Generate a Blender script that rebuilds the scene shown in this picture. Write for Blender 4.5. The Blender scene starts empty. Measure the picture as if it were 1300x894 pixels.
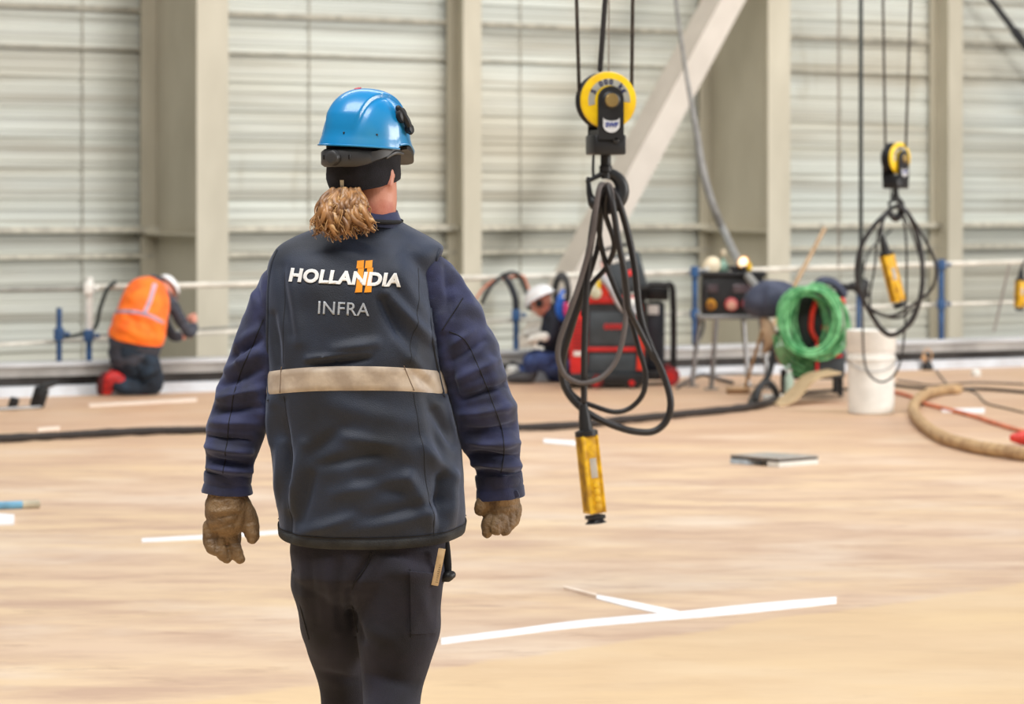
import bpy, bmesh, math, random
from mathutils import Vector, Matrix, noise
random.seed(7)
SC = bpy.context.scene
COL = SC.collection
PI = math.pi
F = 4000.0; H = 1.59; HY = 258.0; CX = 650.0      # lens in pixels, eye height, horizon

def W(px, py, Y):
    """point seen at (px,py) at depth Y"""
    return Vector(((px-CX)*Y/F, Y, H+(HY-py)*Y/F))
def FL(px, py, z=0.0):
    """point of the floor (height z) seen at (px,py)"""
    Y = F*(H-z)/(py-HY)
    return Vector(((px-CX)*Y/F, Y, z))

# ------------------------------------------------------------------ materials
def lin(c):
    c = c/255.0
    return c/12.92 if c <= 0.04045 else ((c+0.055)/1.055)**2.4
def rgb(c): return (lin(c[0]), lin(c[1]), lin(c[2]), 1)
MATS = {}
def mat(name, c, rough=0.6, metal=0.0, c2=None, scale=8.0, stretch=(1,1,1), bump=0.0, bscale=60.0, sheen=0.0,
        coat=0.0, lo=0.4, hi=0.62, emit=None, estr=0.0, spec=0.5, detail=4.0, alpha=None):
    if name in MATS: return MATS[name]
    m = bpy.data.materials.new(name); m.use_nodes = True
    nt = m.node_tree; N = nt.nodes; L = nt.links
    b = N['Principled BSDF']
    b.inputs['Base Color'].default_value = rgb(c)
    b.inputs['Roughness'].default_value = rough
    b.inputs['Metallic'].default_value = metal
    b.inputs['Specular IOR Level'].default_value = spec
    if sheen:
        b.inputs['Sheen Weight'].default_value = sheen; b.inputs['Sheen Roughness'].default_value = 0.45
        b.inputs['Sheen Tint'].default_value = (0.62,0.72,1,1)
    if coat: b.inputs['Coat Weight'].default_value = coat; b.inputs['Coat Roughness'].default_value = 0.12
    if emit:
        b.inputs['Emission Color'].default_value = rgb(emit); b.inputs['Emission Strength'].default_value = estr
    tc = N.new('ShaderNodeTexCoord'); mp = N.new('ShaderNodeMapping'); mp.inputs['Scale'].default_value = stretch
    L.new(tc.outputs['Object'], mp.inputs['Vector'])
    if c2 is None: c2 = tuple(max(0, int(v*0.86)) for v in c)
    n = N.new('ShaderNodeTexNoise'); n.inputs['Scale'].default_value = scale; n.inputs['Detail'].default_value = detail
    L.new(mp.outputs[0], n.inputs['Vector'])
    r = N.new('ShaderNodeValToRGB')
    r.color_ramp.elements[0].position = lo; r.color_ramp.elements[0].color = rgb(c)
    r.color_ramp.elements[1].position = hi; r.color_ramp.elements[1].color = rgb(c2)
    L.new(n.outputs['Fac'], r.inputs['Fac']); L.new(r.outputs['Color'], b.inputs['Base Color'])
    if bump:
        n2 = N.new('ShaderNodeTexNoise'); n2.inputs['Scale'].default_value = bscale; n2.inputs['Detail'].default_value = 3
        L.new(mp.outputs[0], n2.inputs['Vector'])
        bp = N.new('ShaderNodeBump'); bp.inputs['Strength'].default_value = bump; bp.inputs['Distance'].default_value = 0.01
        L.new(n2.outputs['Fac'], bp.inputs['Height']); L.new(bp.outputs[0], b.inputs['Normal'])
    MATS[name] = m
    return m

# ------------------------------------------------------------------ mesh helpers
def NB(): return bmesh.new()
def box(bm, c, s, rot=None, bev=0.0):
    g = bmesh.ops.create_cube(bm, size=1.0); vs = g['verts']
    for v in vs: v.co = Vector((v.co.x*s[0], v.co.y*s[1], v.co.z*s[2]))
    if bev:
        es = list({e for v in vs for e in v.link_edges})
        r = bmesh.ops.bevel(bm, geom=es, offset=bev, segments=2, affect='EDGES', profile=0.5)
        vs = list({v for f in r['faces'] for v in f.verts} | {v for v in vs if v.is_valid})
    M = (rot if rot else Matrix.Identity(3))
    for v in vs: v.co = M @ v.co + Vector(c)
    return vs
def crom(P, n):
    """catmull-rom resample of a list of tuples"""
    P = [tuple(p) for p in P]; k = len(P); out = []
    if k == 2:
        return [tuple(P[0][j]+(P[1][j]-P[0][j])*i/n for j in range(len(P[0]))) for i in range(n+1)]
    for i in range(k-1):
        p0 = P[max(i-1,0)]; p1 = P[i]; p2 = P[i+1]; p3 = P[min(i+2,k-1)]
        for q in range(n):
            t = q/n
            out.append(tuple(0.5*((2*b)+(-a+c)*t+(2*a-5*b+4*c-d)*t*t+(-a+3*b-3*c+d)*t**3) for a,b,c,d in zip(p0,p1,p2,p3)))
    out.append(P[-1]); return out
def tube(bm, pts, r, seg=10, n=6, smooth=True, cap='round', flat=1.0, close=False, flatdir=None):
    """pts: list of Vectors; r: number or list of radii"""
    if not isinstance(r, (list, tuple)): r = [r]*len(pts)
    D = [tuple(p)+(q,) for p, q in zip(pts, r)]
    if smooth and len(D) > 2: D = crom(D, n)
    P = [Vector(d[:3]) for d in D]; R = [max(1e-5, d[3]) for d in D]
    if cap == 'round':
        def capp(p, d, rr):
            return [(p+d*rr*math.sin(a), rr*math.cos(a)) for a in (PI*0.46, PI*0.36, PI*0.24, PI*0.12)]
        d0 = (P[0]-P[1]).normalized(); d1 = (P[-1]-P[-2]).normalized()
        a = capp(P[0], d0, R[0]); b = capp(P[-1], d1, R[-1])
        P = [x[0] for x in a]+P+[x[0] for x in reversed(b)]
        R = [x[1] for x in a]+R+[x[1] for x in reversed(b)]
    m = len(P); rings = []; up = None
    for i in range(m):
        t = (P[min(i+1,m-1)]-P[max(i-1,0)])
        if t.length < 1e-9: t = Vector((0,0,1))
        t.normalize()
        if up is None:
            up = Vector(flatdir) if flatdir else (Vector((0,1,0)) if abs(t.y) < 0.8 else Vector((1,0,0)))
        up = (up - t*up.dot(t))
        if up.length < 1e-6: up = t.orthogonal()
        up.normalize(); sd = t.cross(up)
        rings.append([bm.verts.new(P[i]+sd*math.cos(2*PI*k/seg)*R[i]+up*math.sin(2*PI*k/seg)*R[i]*flat) for k in range(seg)])
    for i in range(m-1):
        for k in range(seg):
            bm.faces.new((rings[i][k], rings[i][(k+1)%seg], rings[i+1][(k+1)%seg], rings[i+1][k]))
    bm.faces.new(list(reversed(rings[0]))); bm.faces.new(rings[-1])
    return [v for ring in rings for v in ring]
def cyl(bm, a, b, r, r2=None, seg=24):
    return tube(bm, [Vector(a), Vector(b)], [r, r if r2 is None else r2], seg=seg, smooth=False, cap='flat')
def lathe(bm, prof, c, axis=(0,0,1), seg=32):
    """prof: (radius, height) pairs along axis from c"""
    ax = Vector(axis).normalized(); u = ax.orthogonal().normalized(); v = ax.cross(u); c = Vector(c); rings = []
    for (r, h) in prof:
        rings.append([bm.verts.new(c+ax*h+(u*math.cos(2*PI*k/seg)+v*math.sin(2*PI*k/seg))*max(r,1e-4)) for k in range(seg)])
    for i in range(len(rings)-1):
        for k in range(seg):
            bm.faces.new((rings[i][k], rings[i][(k+1)%seg], rings[i+1][(k+1)%seg], rings[i+1][k]))
    bm.faces.new(list(reversed(rings[0]))); bm.faces.new(rings[-1])
def ball(bm, c, r, rot=None, u=24, v=16):
    g = bmesh.ops.create_uvsphere(bm, u_segments=u, v_segments=v, radius=1.0)
    if not isinstance(r, (tuple, list)): r = (r, r, r)
    for q in g['verts']:
        p = Vector((q.co.x*r[0], q.co.y*r[1], q.co.z*r[2]))
        q.co = (rot @ p if rot else p)+Vector(c)
    return g['verts']
def prism(bm, poly, ext):
    """poly: list of 3D points (planar outline); ext: extrusion vector"""
    a = [bm.verts.new(Vector(p)) for p in poly]; b = [bm.verts.new(Vector(p)+Vector(ext)) for p in poly]
    n = len(a)
    f1 = bm.faces.new(a); f2 = bm.faces.new(list(reversed(b)))
    for i in range(n): bm.faces.new((a[(i+1)%n], a[i], b[i], b[(i+1)%n]))
    bmesh.ops.triangulate(bm, faces=[f1, f2])
    bmesh.ops.recalc_face_normals(bm, faces=bm.faces)
def RZ(a): return Matrix.Rotation(a, 3, 'Z')
def RX(a): return Matrix.Rotation(a, 3, 'X')
def RY(a): return Matrix.Rotation(a, 3, 'Y')

def remesh(bm, vox, sm=6, fac=0.5):
    """fuse overlapping closed shapes into one continuous surface"""
    me = bpy.data.meshes.new('tmp'); bm.to_mesh(me); bm.free()
    o = bpy.data.objects.new('tmp', me); COL.objects.link(o)
    md = o.modifiers.new('r', 'REMESH'); md.mode = 'VOXEL'; md.voxel_size = vox
    s = o.modifiers.new('s', 'SMOOTH'); s.factor = fac; s.iterations = sm
    dg = bpy.context.evaluated_depsgraph_get(); dg.update()
    me2 = bpy.data.meshes.new_from_object(o.evaluated_get(dg))
    out = bmesh.new(); out.from_mesh(me2)
    bpy.data.objects.remove(o); bpy.data.meshes.remove(me); bpy.data.meshes.remove(me2)
    return out
def fold_val(folds, x, z):
    s = 0.0
    for (x1, z1, x2, z2, w, a) in folds:
        dx = x2-x1; dz = z2-z1; L2 = dx*dx+dz*dz
        t = ((x-x1)*dx+(z-z1)*dz)/L2 if L2 else 0
        t = max(0, min(1, t)); d2 = (x-x1-dx*t)**2+(z-z1-dz*t)**2
        e = d2/(w*w)
        if e < 9: s += a*math.exp(-e)*(0.35+0.65*math.sin(PI*min(1, max(0, 0.12+0.76*t))))
    return s
def crease(bm, folds, topx, side=-1):
    """push cloth in and out along fold lines; topx maps a point to the folds' coordinates"""
    bmesh.ops.recalc_face_normals(bm, faces=bm.faces); bm.normal_update(); mv = []
    for v in bm.verts:
        k = max(0.0, min(1.0, -v.normal.y*1.6+0.15)) if side else 1.0
        if k <= 0: mv.append(None); continue
        x, z = topx(v.co); mv.append(v.normal*fold_val(folds, x, z)*k)
    for v, m in zip(bm.verts, mv):
        if m is not None: v.co += m
def wob(bm, amp, scale, seed=0.0, octv=2, stretch=(1,1,1)):
    bm.normal_update(); mv = []
    for v in bm.verts:
        p = Vector((v.co.x*stretch[0]+seed, v.co.y*stretch[1]+seed, v.co.z*stretch[2]))*scale
        s = 0; a = 1.0
        for o_ in range(octv): s += a*noise.noise(p*(2**o_)); a *= 0.5
        mv.append(v.normal*s*amp)
    for v, m in zip(bm.verts, mv): v.co += m

def wloc(o):
    p = Vector((0,0,0))
    while o is not None: p += o.location; o = o.parent
    return p
def obj(name, bm, m, parent=None, smooth=True, origin=None, label=None, angle=None):
    base = wloc(parent) if parent is not None else (Vector(origin) if origin is not None else None)
    if base is None:
        vs = [v.co for v in bm.verts]
        base = Vector((sum(v.x for v in vs)/len(vs), sum(v.y for v in vs)/len(vs), min(v.z for v in vs)))
    for v in bm.verts: v.co -= base
    bmesh.ops.recalc_face_normals(bm, faces=bm.faces)
    me = bpy.data.meshes.new(name); bm.to_mesh(me); bm.free()
    o = bpy.data.objects.new(name, me); COL.objects.link(o)
    if parent is not None: o.parent = parent
    else: o.location = base
    for q in (m if isinstance(m, (list, tuple)) else [m]): me.materials.append(q)
    if smooth:
        me.polygons.foreach_set('use_smooth', [True]*len(me.polygons))
        try: me.set_sharp_from_angle(angle=math.radians(angle if angle else 38))
        except Exception: pass
    if label: o['label'] = label
    return o
def tag(o, label, cat, group=None, kind=None):
    o['label'] = label; o['category'] = cat
    if group: o['group'] = group
    if kind: o['kind'] = kind
    return o
def thing(name, loc, label, cat, group=None):
    o = bpy.data.objects.new(name, None); COL.objects.link(o); o.location = loc; o.empty_display_size = 0.1
    return tag(o, label, cat, group)
def struct(o): o['kind'] = 'structure'; return o
def dup(root, loc, rotz=0, scale=1.0, label=None):
    def cp(o, par):
        c = o.copy(); COL.objects.link(c)
        if par is not None: c.parent = par
        for ch in [x for x in bpy.data.objects if x.parent == o]: cp(ch, c)
        return c
    r = cp(root, None); r.location = loc; r.rotation_euler = (0,0,rotz); r.scale = (scale,)*3
    if label: r['label'] = label
    return r
def text_bm(s, size, ext=0.001, offset=0.0, shear=0.0, sx=1.0, spacing=1.0):
    """text lying in the XZ plane facing -Y, centred on the origin"""
    cu = bpy.data.curves.new('t', 'FONT'); cu.body = s; cu.size = size; cu.extrude = ext; cu.offset = offset
    cu.shear = shear; cu.align_x = 'CENTER'; cu.align_y = 'CENTER'; cu.space_character = spacing; cu.resolution_u = 4
    o = bpy.data.objects.new('t', cu); COL.objects.link(o)
    dg = bpy.context.evaluated_depsgraph_get(); dg.update()
    me = bpy.data.meshes.new_from_object(o.evaluated_get(dg))
    bm = bmesh.new(); bm.from_mesh(me)
    bpy.data.objects.remove(o); bpy.data.meshes.remove(me)
    for v in bm.verts: v.co = Vector((v.co.x*sx, -v.co.z, v.co.y))
    return bm
def merge(dst, src, M=None, t=(0,0,0)):
    me = bpy.data.meshes.new('m'); src.to_mesh(me); src.free()
    k = len(dst.verts); dst.from_mesh(me); bpy.data.meshes.remove(me); dst.verts.ensure_lookup_table()
    for v in dst.verts[k:]:
        v.co = (M @ v.co if M else v.co)+Vector(t)

# ------------------------------------------------------------------ common materials
M_navy = mat('sleeve_navy_cloth', (42,48,88), 0.72, c2=(30,34,62), scale=14, bump=0.25, bscale=420, sheen=0.35)
M_vest = mat('vest_dark_cloth', (34,45,66), 0.62, c2=(20,26,38), scale=5, bump=0.22, bscale=380, sheen=0.3, lo=0.35, hi=0.65)
M_vesthem = mat('vest_hem_cloth', (52,54,56), 0.8, c2=(30,31,35), scale=12, bump=0.3, bscale=300)
M_trous = mat('trouser_cloth', (33,30,44), 0.85, c2=(20,18,27), scale=7, bump=0.3, bscale=420, sheen=0.15)
M_piping = mat('dark_piping', (14,15,20), 0.8)
M_refl = mat('reflective_tape', (205,190,172), 0.55, c2=(176,160,144), scale=18, bump=0.1)
M_white = mat('white_print', (240,240,238), 0.6, c2=(228,228,228))
M_greyp = mat('grey_print', (190,196,204), 0.6)
M_orangep = mat('orange_print', (246,160,30), 0.6, c2=(238,148,20))
M_leather = mat('brown_leather', (138,112,80), 0.55, c2=(98,76,54), scale=20, bump=0.5, bscale=130, lo=0.4, hi=0.7, detail=3)
M_skin = mat('skin', (214,150,128), 0.5, c2=(196,118,100), scale=18, bump=0.08, bscale=200)
M_helmblue = mat('blue_helmet_plastic', (14,132,196), 0.34, c2=(60,142,186), scale=7, coat=0.35, lo=0.45, hi=0.75)
M_black = mat('black_plastic', (22,22,24), 0.5)
M_blackcloth = mat('black_knit', (24,22,30), 0.92, c2=(15,14,20), scale=40, bump=0.3, bscale=500, sheen=0.08)
M_dgrey = mat('dark_grey_plastic', (62,62,64), 0.45)
M_steel = mat('steel', (150,150,150), 0.38, metal=0.8)
M_cable = mat('black_rubber', (34,31,32), 0.42)
M_cable2 = mat('grey_rubber', (92,84,82), 0.5)
M_yellow = mat('yellow_paint', (246,206,14), 0.42, c2=(230,186,20), scale=12)
M_yellow2 = mat('yellow_worn_plastic', (232,184,20), 0.5, c2=(190,140,24), scale=22)
M_red = mat('red_paint', (214,34,30), 0.42, c2=(190,26,24))
M_dark = mat('dark_painted_metal', (52,58,64), 0.5, c2=(40,44,50))
M_orange = mat('orange_hivis', (255,126,16), 0.7, c2=(252,104,10), scale=10, sheen=0.2, emit=None)
M_redboot = mat('red_boot', (206,40,36), 0.6, c2=(150,24,26), scale=20)
M_blackmetal = mat('black_painted_iron', (30,31,34), 0.42, c2=(22,22,24))
M_wood = mat('wood', (186,158,124), 0.7, c2=(160,130,96), stretch=(1,1,0.2), scale=20)
M_bluepaint = mat('blue_painted_steel', (46,88,136), 0.5, c2=(38,70,110))
M_cream = mat('cream_painted_pipe', (222,218,206), 0.5, c2=(200,196,184))
M_greypipe = mat('grey_pipe', (150,150,142), 0.5)
M_whiteplastic = mat('white_plastic', (238,238,232), 0.45, c2=(222,222,216), scale=6)
# ================================================================== SETTING
# floor
def floor_material():
    m = bpy.data.materials.new('rusty_tan_deck'); m.use_nodes = True
    nt = m.node_tree; N = nt.nodes; L = nt.links; b = N['Principled BSDF']; b.inputs['Roughness'].default_value = 0.55
    tc = N.new('ShaderNodeTexCoord')
    def noi(scale, stretch, rot=0.5, detail=5, off=0):
        mp = N.new('ShaderNodeMapping'); mp.inputs['Scale'].default_value = stretch; mp.inputs['Rotation'].default_value = (0,0,-rot)
        mp.inputs['Location'].default_value = (off, off*0.7, 0)
        L.new(tc.outputs['Object'], mp.inputs['Vector'])
        n = N.new('ShaderNodeTexNoise'); n.inputs['Scale'].default_value = scale; n.inputs['Detail'].default_value = detail
        n.inputs['Roughness'].default_value = 0.62
        L.new(mp.outputs[0], n.inputs['Vector']); return n
    def ramp(n, a, ca, c, cc):
        r = N.new('ShaderNodeValToRGB'); e = r.color_ramp.elements
        e[0].position = a; e[0].color = ca; e[1].position = c; e[1].color = cc
        L.new(n.outputs['Fac'], r.inputs['Fac']); return r
    def mix(f, a, c, mode='MIX'):
        x = N.new('ShaderNodeMix'); x.data_type = 'RGBA'; x.blend_type = mode
        if isinstance(f, float): x.inputs[0].default_value = f
        else: L.new(f, x.inputs[0])
        for sock, v in ((x.inputs[6], a), (x.inputs[7], c)):
            if isinstance(v, tuple): sock.default_value = v
            else: L.new(v, sock)
        return x.outputs[2]
    big = ramp(noi(0.55, (0.5,1,1), detail=3), 0.38, rgb((214,186,160)), 0.62, rgb((222,194,156)))
    fine = ramp(noi(2.6, (0.45,1,1), off=5, detail=8), 0.40, (0,0,0,1), 0.64, (1,1,1,1))
    c1 = mix(fine.outputs['Color'], big.outputs['Color'], rgb((192,160,136)))
    pale = ramp(noi(1.0, (0.7,1,1), off=17, detail=8), 0.5, (0,0,0,1), 0.75, (1,1,1,1))
    c2 = mix(pale.outputs['Color'], c1, rgb((228,210,190)))
    sp = ramp(noi(5.0, (0.5,1,1), off=31, detail=9), 0.58, (0,0,0,1), 0.76, (0.7,0.7,0.7,1))
    c3 = mix(sp.outputs['Color'], c2, rgb((158,122,102)))
    # browner tone towards the rear, blended by position along the deck
    sx = N.new('ShaderNodeSeparateXYZ'); L.new(tc.outputs['Object'], sx.inputs[0])
    mr = N.new('ShaderNodeMapRange'); mr.inputs[1].default_value = 17.5; mr.inputs[2].default_value = 23.0
    L.new(sx.outputs['Y'], mr.inputs[0])
    c4 = mix(mr.outputs[0], c3, mix(0.5, c3, rgb((194,152,118))))
    # yellower sanded sheet in the front right corner
    a = FL(1060,775); q = FL(1300,741); d = (q-a).normalized(); nn = Vector((d.y,-d.x))
    dt = N.new('ShaderNodeVectorMath'); dt.operation = 'DOT_PRODUCT'; L.new(tc.outputs['Object'], dt.inputs[0])
    dt.inputs[1].default_value = (nn.x, nn.y, 0)
    k0 = nn.x*a.x+nn.y*a.y
    nz = noi(2.0, (1,1,1), off=3)
    ad = N.new('ShaderNodeMath'); ad.operation = 'MULTIPLY_ADD'; L.new(nz.outputs['Fac'], ad.inputs[0]); ad.inputs[1].default_value = 0.35
    L.new(dt.outputs['Value'], ad.inputs[2])
    mk = N.new('ShaderNodeMapRange'); mk.inputs[1].default_value = k0+0.16; mk.inputs[2].default_value = k0+0.24
    L.new(ad.outputs[0], mk.inputs[0])
    c5 = mix(mk.outputs[0], c4, mix(0.6, c4, rgb((222,192,146))))
    L.new(c5, b.inputs['Base Color'])
    bp = N.new('ShaderNodeBump'); bp.inputs['Strength'].default_value = 0.15; bp.inputs['Distance'].default_value = 0.02
    L.new(noi(6, (0.6,1,1)).outputs['Fac'], bp.inputs['Height']); L.new(bp.outputs[0], b.inputs['Normal'])
    return m
# the deck edge runs obliquely; A left, B right
LA = Vector(((0-650)/155, F/155, 0)); LB = Vector(((1300-650)/130, F/130, 0))
LU = (LB-LA).normalized(); LN = Vector((LU.y, -LU.x, 0))          # LN points towards the camera
def Yl(px):                                                        # depth of the deck edge behind a pixel column
    return F/(155-25*px/1300.0)
bm = NB()
e0 = LA-LU*14; e1 = LB+LU*16
prism(bm, [(-16,-3,-0.05),(22,-3,-0.05),(22,e1.y+LN.y*0.05,-0.05),(e1.x,e1.y,-0.05),(e0.x,e0.y,-0.05),(-16,e0.y,-0.05)], (0,0,0.05))
fl = obj('floor', bm, floor_material(), smooth=False, origin=(0,0,0)); struct(fl)
M_lowfloor = mat('hall_concrete', (150,146,138), 0.8)
bm = NB(); prism(bm, [(-40,-8,-2.3),(60,-8,-2.3),(60,80,-2.3),(-40,80,-2.3)], (0,0,0.1))
struct(obj('floor_hall', bm, M_lowfloor, smooth=False, origin=(0,0,-2.3)))

# wall
WA = Vector(((0-650)/115, F/115, 0)); WB = Vector(((1300-650)/91, F/91, 0))
WU = (WB-WA).normalized(); WN = Vector((WU.y, -WU.x, 0)); WANG = math.atan2(WU.y, WU.x)
def wall_at(px, off):
    """u along the wall where the plane `off` in front of the wall is seen at pixel column px"""
    k = (px-CX)/F; P = WA+WN*off
    # (P.x+u*U.x) = k*(P.y+u*U.y)
    return (k*P.y-P.x)/(WU.x-k*WU.y)
def wall_pt(u, off, z=0): p = WA+WN*off+WU*u; return Vector((p.x, p.y, z))
def px_of(p): return CX+F*p.x/p.y
def z_at(py, u, off): return H+(HY-py)*wall_pt(u, off).y/F

def wall_material():
    m = bpy.data.materials.new('pale_corrugated_cladding'); m.use_nodes = True
    nt = m.node_tree; N = nt.nodes; L = nt.links; b = N['Principled BSDF']; b.inputs['Roughness'].default_value = 0.5
    tc = N.new('ShaderNodeTexCoord')
    def noi(scale, stretch, detail=4, off=0):
        mp = N.new('ShaderNodeMapping'); mp.inputs['Scale'].default_value = stretch; mp.inputs['Location'].default_value = (off,0,off)
        L.new(tc.outputs['Object'], mp.inputs['Vector'])
        n = N.new('ShaderNodeTexNoise'); n.inputs['Scale'].default_value = scale; n.inputs['Detail'].default_value = detail
        L.new(mp.outputs[0], n.inputs['Vector']); return n
    def ramp(n, a, ca, c, cc):
        r = N.new('ShaderNodeValToRGB'); e = r.color_ramp.elements
        e[0].position = a; e[0].color = ca; e[1].position = c; e[1].color = cc
        L.new(n.outputs['Fac'], r.inputs['Fac']); return r.outputs['Color']
    def mix(f, a, c):
        x = N.new('ShaderNodeMix'); x.data_type = 'RGBA'
        L.new(f, x.inputs[0])
        for sock, v in ((x.inputs[6], a), (x.inputs[7], c)):
            if isinstance(v, tuple): sock.default_value = v
            else: L.new(v, sock)
        return x.outputs[2]
    base = ramp(noi(1.0, (0.12,1,1.1)), 0.4, rgb((222,226,218)), 0.62, rgb((208,206,192)))
    st = ramp(noi(2.2, (0.10,1,2.6), off=9), 0.50, (0,0,0,1), 0.72, (1,1,1,1))
    c = mix(st, base, rgb((176,170,154)))
    st2 = ramp(noi(1.6, (1.6,1,0.35), off=21), 0.62, (0,0,0,1), 0.8, (0.7,0.7,0.7,1))
    c = mix(st2, c, rgb((168,158,132)))
    st3 = ramp(noi(1.3, (0.06,1,9.0), off=33, detail=3), 0.42, (0,0,0,1), 0.66, (0.55,0.55,0.55,1))
    c = mix(st3, c, rgb((150,150,142)))
    st4 = ramp(noi(0.9, (0.25,1,0.5), off=50, detail=2), 0.5, (0,0,0,1), 0.75, (0.5,0.5,0.5,1))
    c = mix(st4, c, rgb((196,180,152)))
    L.new(c, b.inputs['Base Color'])
    return m
bm = NB()
prof = []                                                          # (off, z) trapezoid ribs, two thin grooves per sheet
z = -2.3; k = 0
while z < 9.0:
    d = 0.022
    prof += [(0, z), (0, z+0.055), (-0.012, z+0.061), (-0.012, z+0.072), (0, z+0.079), (0, z+0.125), (-d, z+0.142), (-d, z+0.166), (-d+0.008, z+0.172), (-d, z+0.178), (-d, z+0.188), (0, z+0.205)]
    prof += [(0, z+0.255), (-0.014, z+0.262), (-0.014, z+0.276), (0, z+0.283)] if k % 1 == 0 else []
    z += 0.34/1.0; k += 1
US = [wall_at(-260,0)+i*1.0 for i in range(0, 36)]
for (ua, ub) in [(US[0]-6, US[-1])]:
    A = [bm.verts.new((ua, -o, z_)) for o, z_ in prof]; B = [bm.verts.new((ub, -o, z_)) for o, z_ in prof]
    for i in range(len(prof)-1): bm.faces.new((A[i], B[i], B[i+1], A[i+1]))
    # back skin gives the sheet its thickness
    a1 = bm.verts.new((ua, 0.12, prof[0][1])); a2 = bm.verts.new((ua, 0.12, prof[-1][1])); b1 = bm.verts.new((ub, 0.12, prof[0][1])); b2 = bm.verts.new((ub, 0.12, prof[-1][1]))
    bm.faces.new((a1, a2, b2, b1)); bm.faces.new((A[0], a1, b1, B[0])); bm.faces.new((A[-1], B[-1], b2, a2))
me = bpy.data.meshes.new('wall_back'); bm.to_mesh(me); bm.free()
wl = bpy.data.objects.new('wall_back', me); COL.objects.link(wl); me.materials.append(wall_material())
wl.location = WA; wl.rotation_euler = (0, 0, WANG); struct(wl)

# joints between cladding sheets and girts: part of the building
M_girt = mat('cream_girt', (214,208,190), 0.5)
M_joint = mat('sheet_joint', (176,170,154), 0.6)
def wobj(name, bm, m):                                             # mesh written in wall coordinates (u, -off, z)
    o = obj(name, bm, m, smooth=False, origin=(0,0,0)); o.location = WA; o.rotation_euler = (0,0,WANG); return o
bm = NB()
for px in (104, 392, 660, 1066):
    u = wall_at(px, 0.0); box(bm, (u, -0.012, 3.3), (0.014, 0.008, 11.2))
struct(wobj('trim_1', bm, M_joint))
bm = NB()
u0 = wall_at(-250, 0.1); u1 = wall_at(1600, 0.1)
zg = z_at(289, wall_at(600, .1), .1)
box(bm, ((u0+u1)/2, -0.09, zg), (u1-u0, 0.16, 0.07)); box(bm, ((u0+u1)/2, -0.05, zg-0.30), (u1-u0, 0.08, 0.05))
struct(wobj('trim_2', bm, M_girt))
bm = NB()
zt = z_at(30, wall_at(600,.03), .03)
box(bm, ((u0+u1)/2, -0.035, zt), (u1-u0, 0.05, 0.06)); box(bm, ((u0+u1)/2, -0.035, zt-0.45), (u1-u0, 0.03, 0.03))
struct(wobj('trim_3', bm, M_joint))
# columns
M_column = mat('grey_beige_painted_steel', (208,200,180), 0.55, c2=(192,184,164), scale=1.3, stretch=(1,1,0.4))
def column(pf, pa, pb, label):
    u = wall_at(pf, 0.02); off = 0.02
    while px_of(wall_pt(u, off)) < pa and off < 4: off += 0.005
    w = wall_at(pb, off)-wall_at(pa, off)
    r = thing('steel_column', wall_pt(u+w/2, off/2, -2.2), label, 'column')
    def wb(bm): 
        for v in bm.verts: v.co = wall_pt(v.co.x, -v.co.y, v.co.z)
        return bm
    t = 0.035
    bm = NB(); box(bm, (u+w/2, -off+t/2, 3.2), (w, t, 10.8)); obj('front_flange', wb(bm), M_column, r, smooth=False)
    bm = NB(); box(bm, (u+w/2, -0.05-t/2, 3.2), (w, t, 10.8)); obj('rear_flange', wb(bm), M_column, r, smooth=False)
    bm = NB(); box(bm, (u+w/2, -(off+0.05)/2, 3.2), (0.025, off-t*2-0.02, 10.8))
    obj('web', wb(bm), M_column, r, smooth=False)
    bm = NB()
    for zz in ((zg-0.05, zg+3.4)):
        box(bm, (u+w*0.25, -(off+0.05)/2, zz), (w*0.48, off-0.1, 0.03))
    if off > 0.8: obj('stiffener', wb(bm), M_column, r, smooth=False)
    else: bm.free()
    return off
DC = column(176, 250, 290, 'wide pale steel column behind the kneeling worker in orange vest')
D2 = column(565, 588, 611, 'narrow pale steel column just right of the blue helmet')
D3 = column(885, 975, 1003, 'wide pale steel column behind the dark socket box, right of the diagonal brace')
D4 = column(1178, 1204, 1222, 'narrow pale steel column right of the smaller hook block')
print('column depths', DC, D2, D3, D4)
# diagonal brace
off = D3+0.42
def bpt(px, py, o): u = wall_at(px, o); return Vector((u, -o, z_at(py, u, o)))
M_brace = mat('pale_pinkish_steel', (214,204,192), 0.5, c2=(204,194,182), scale=2)
r = thing('diagonal_brace', wall_pt(wall_at(731,off),off,0.4), 'pale slanting steel beam rising to the right behind the large yellow hook block', 'beam')
a = bpt(930-0.537*-240*1, -240*1, off); c = bpt(930-0.537*480, 480, off)
ax = (a-c).normalized(); L_ = (a-c).length; side = Vector((ax.z, 0, -ax.x)); mid = (a+c)/2
def bbox(name, w, t, o0):
    bm = NB(); rot = Matrix((side, Vector((0,1,0)), ax)).transposed()
    box(bm, mid+Vector((0,o0,0)), (w, t, L_), rot=rot)
    for v in bm.verts: v.co = wall_pt(v.co.x, -v.co.y, v.co.z)
    obj(name, bm, M_brace, r, smooth=False)
bbox('front_flange', 0.32, 0.03, 0); bbox('rear_flange', 0.32, 0.03, 0.36)
for s_ in (-1, 1):
    bm = NB(); rot = Matrix((side, Vector((0,1,0)), ax)).transposed()
    box(bm, mid+Vector((0,0.18,0))+side*(0.148*s_), (0.024, 0.34, L_), rot=rot)
    for v in bm.verts: v.co = wall_pt(v.co.x, -v.co.y, v.co.z)
    obj('side_plate', bm, M_brace, r, smooth=False)
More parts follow.
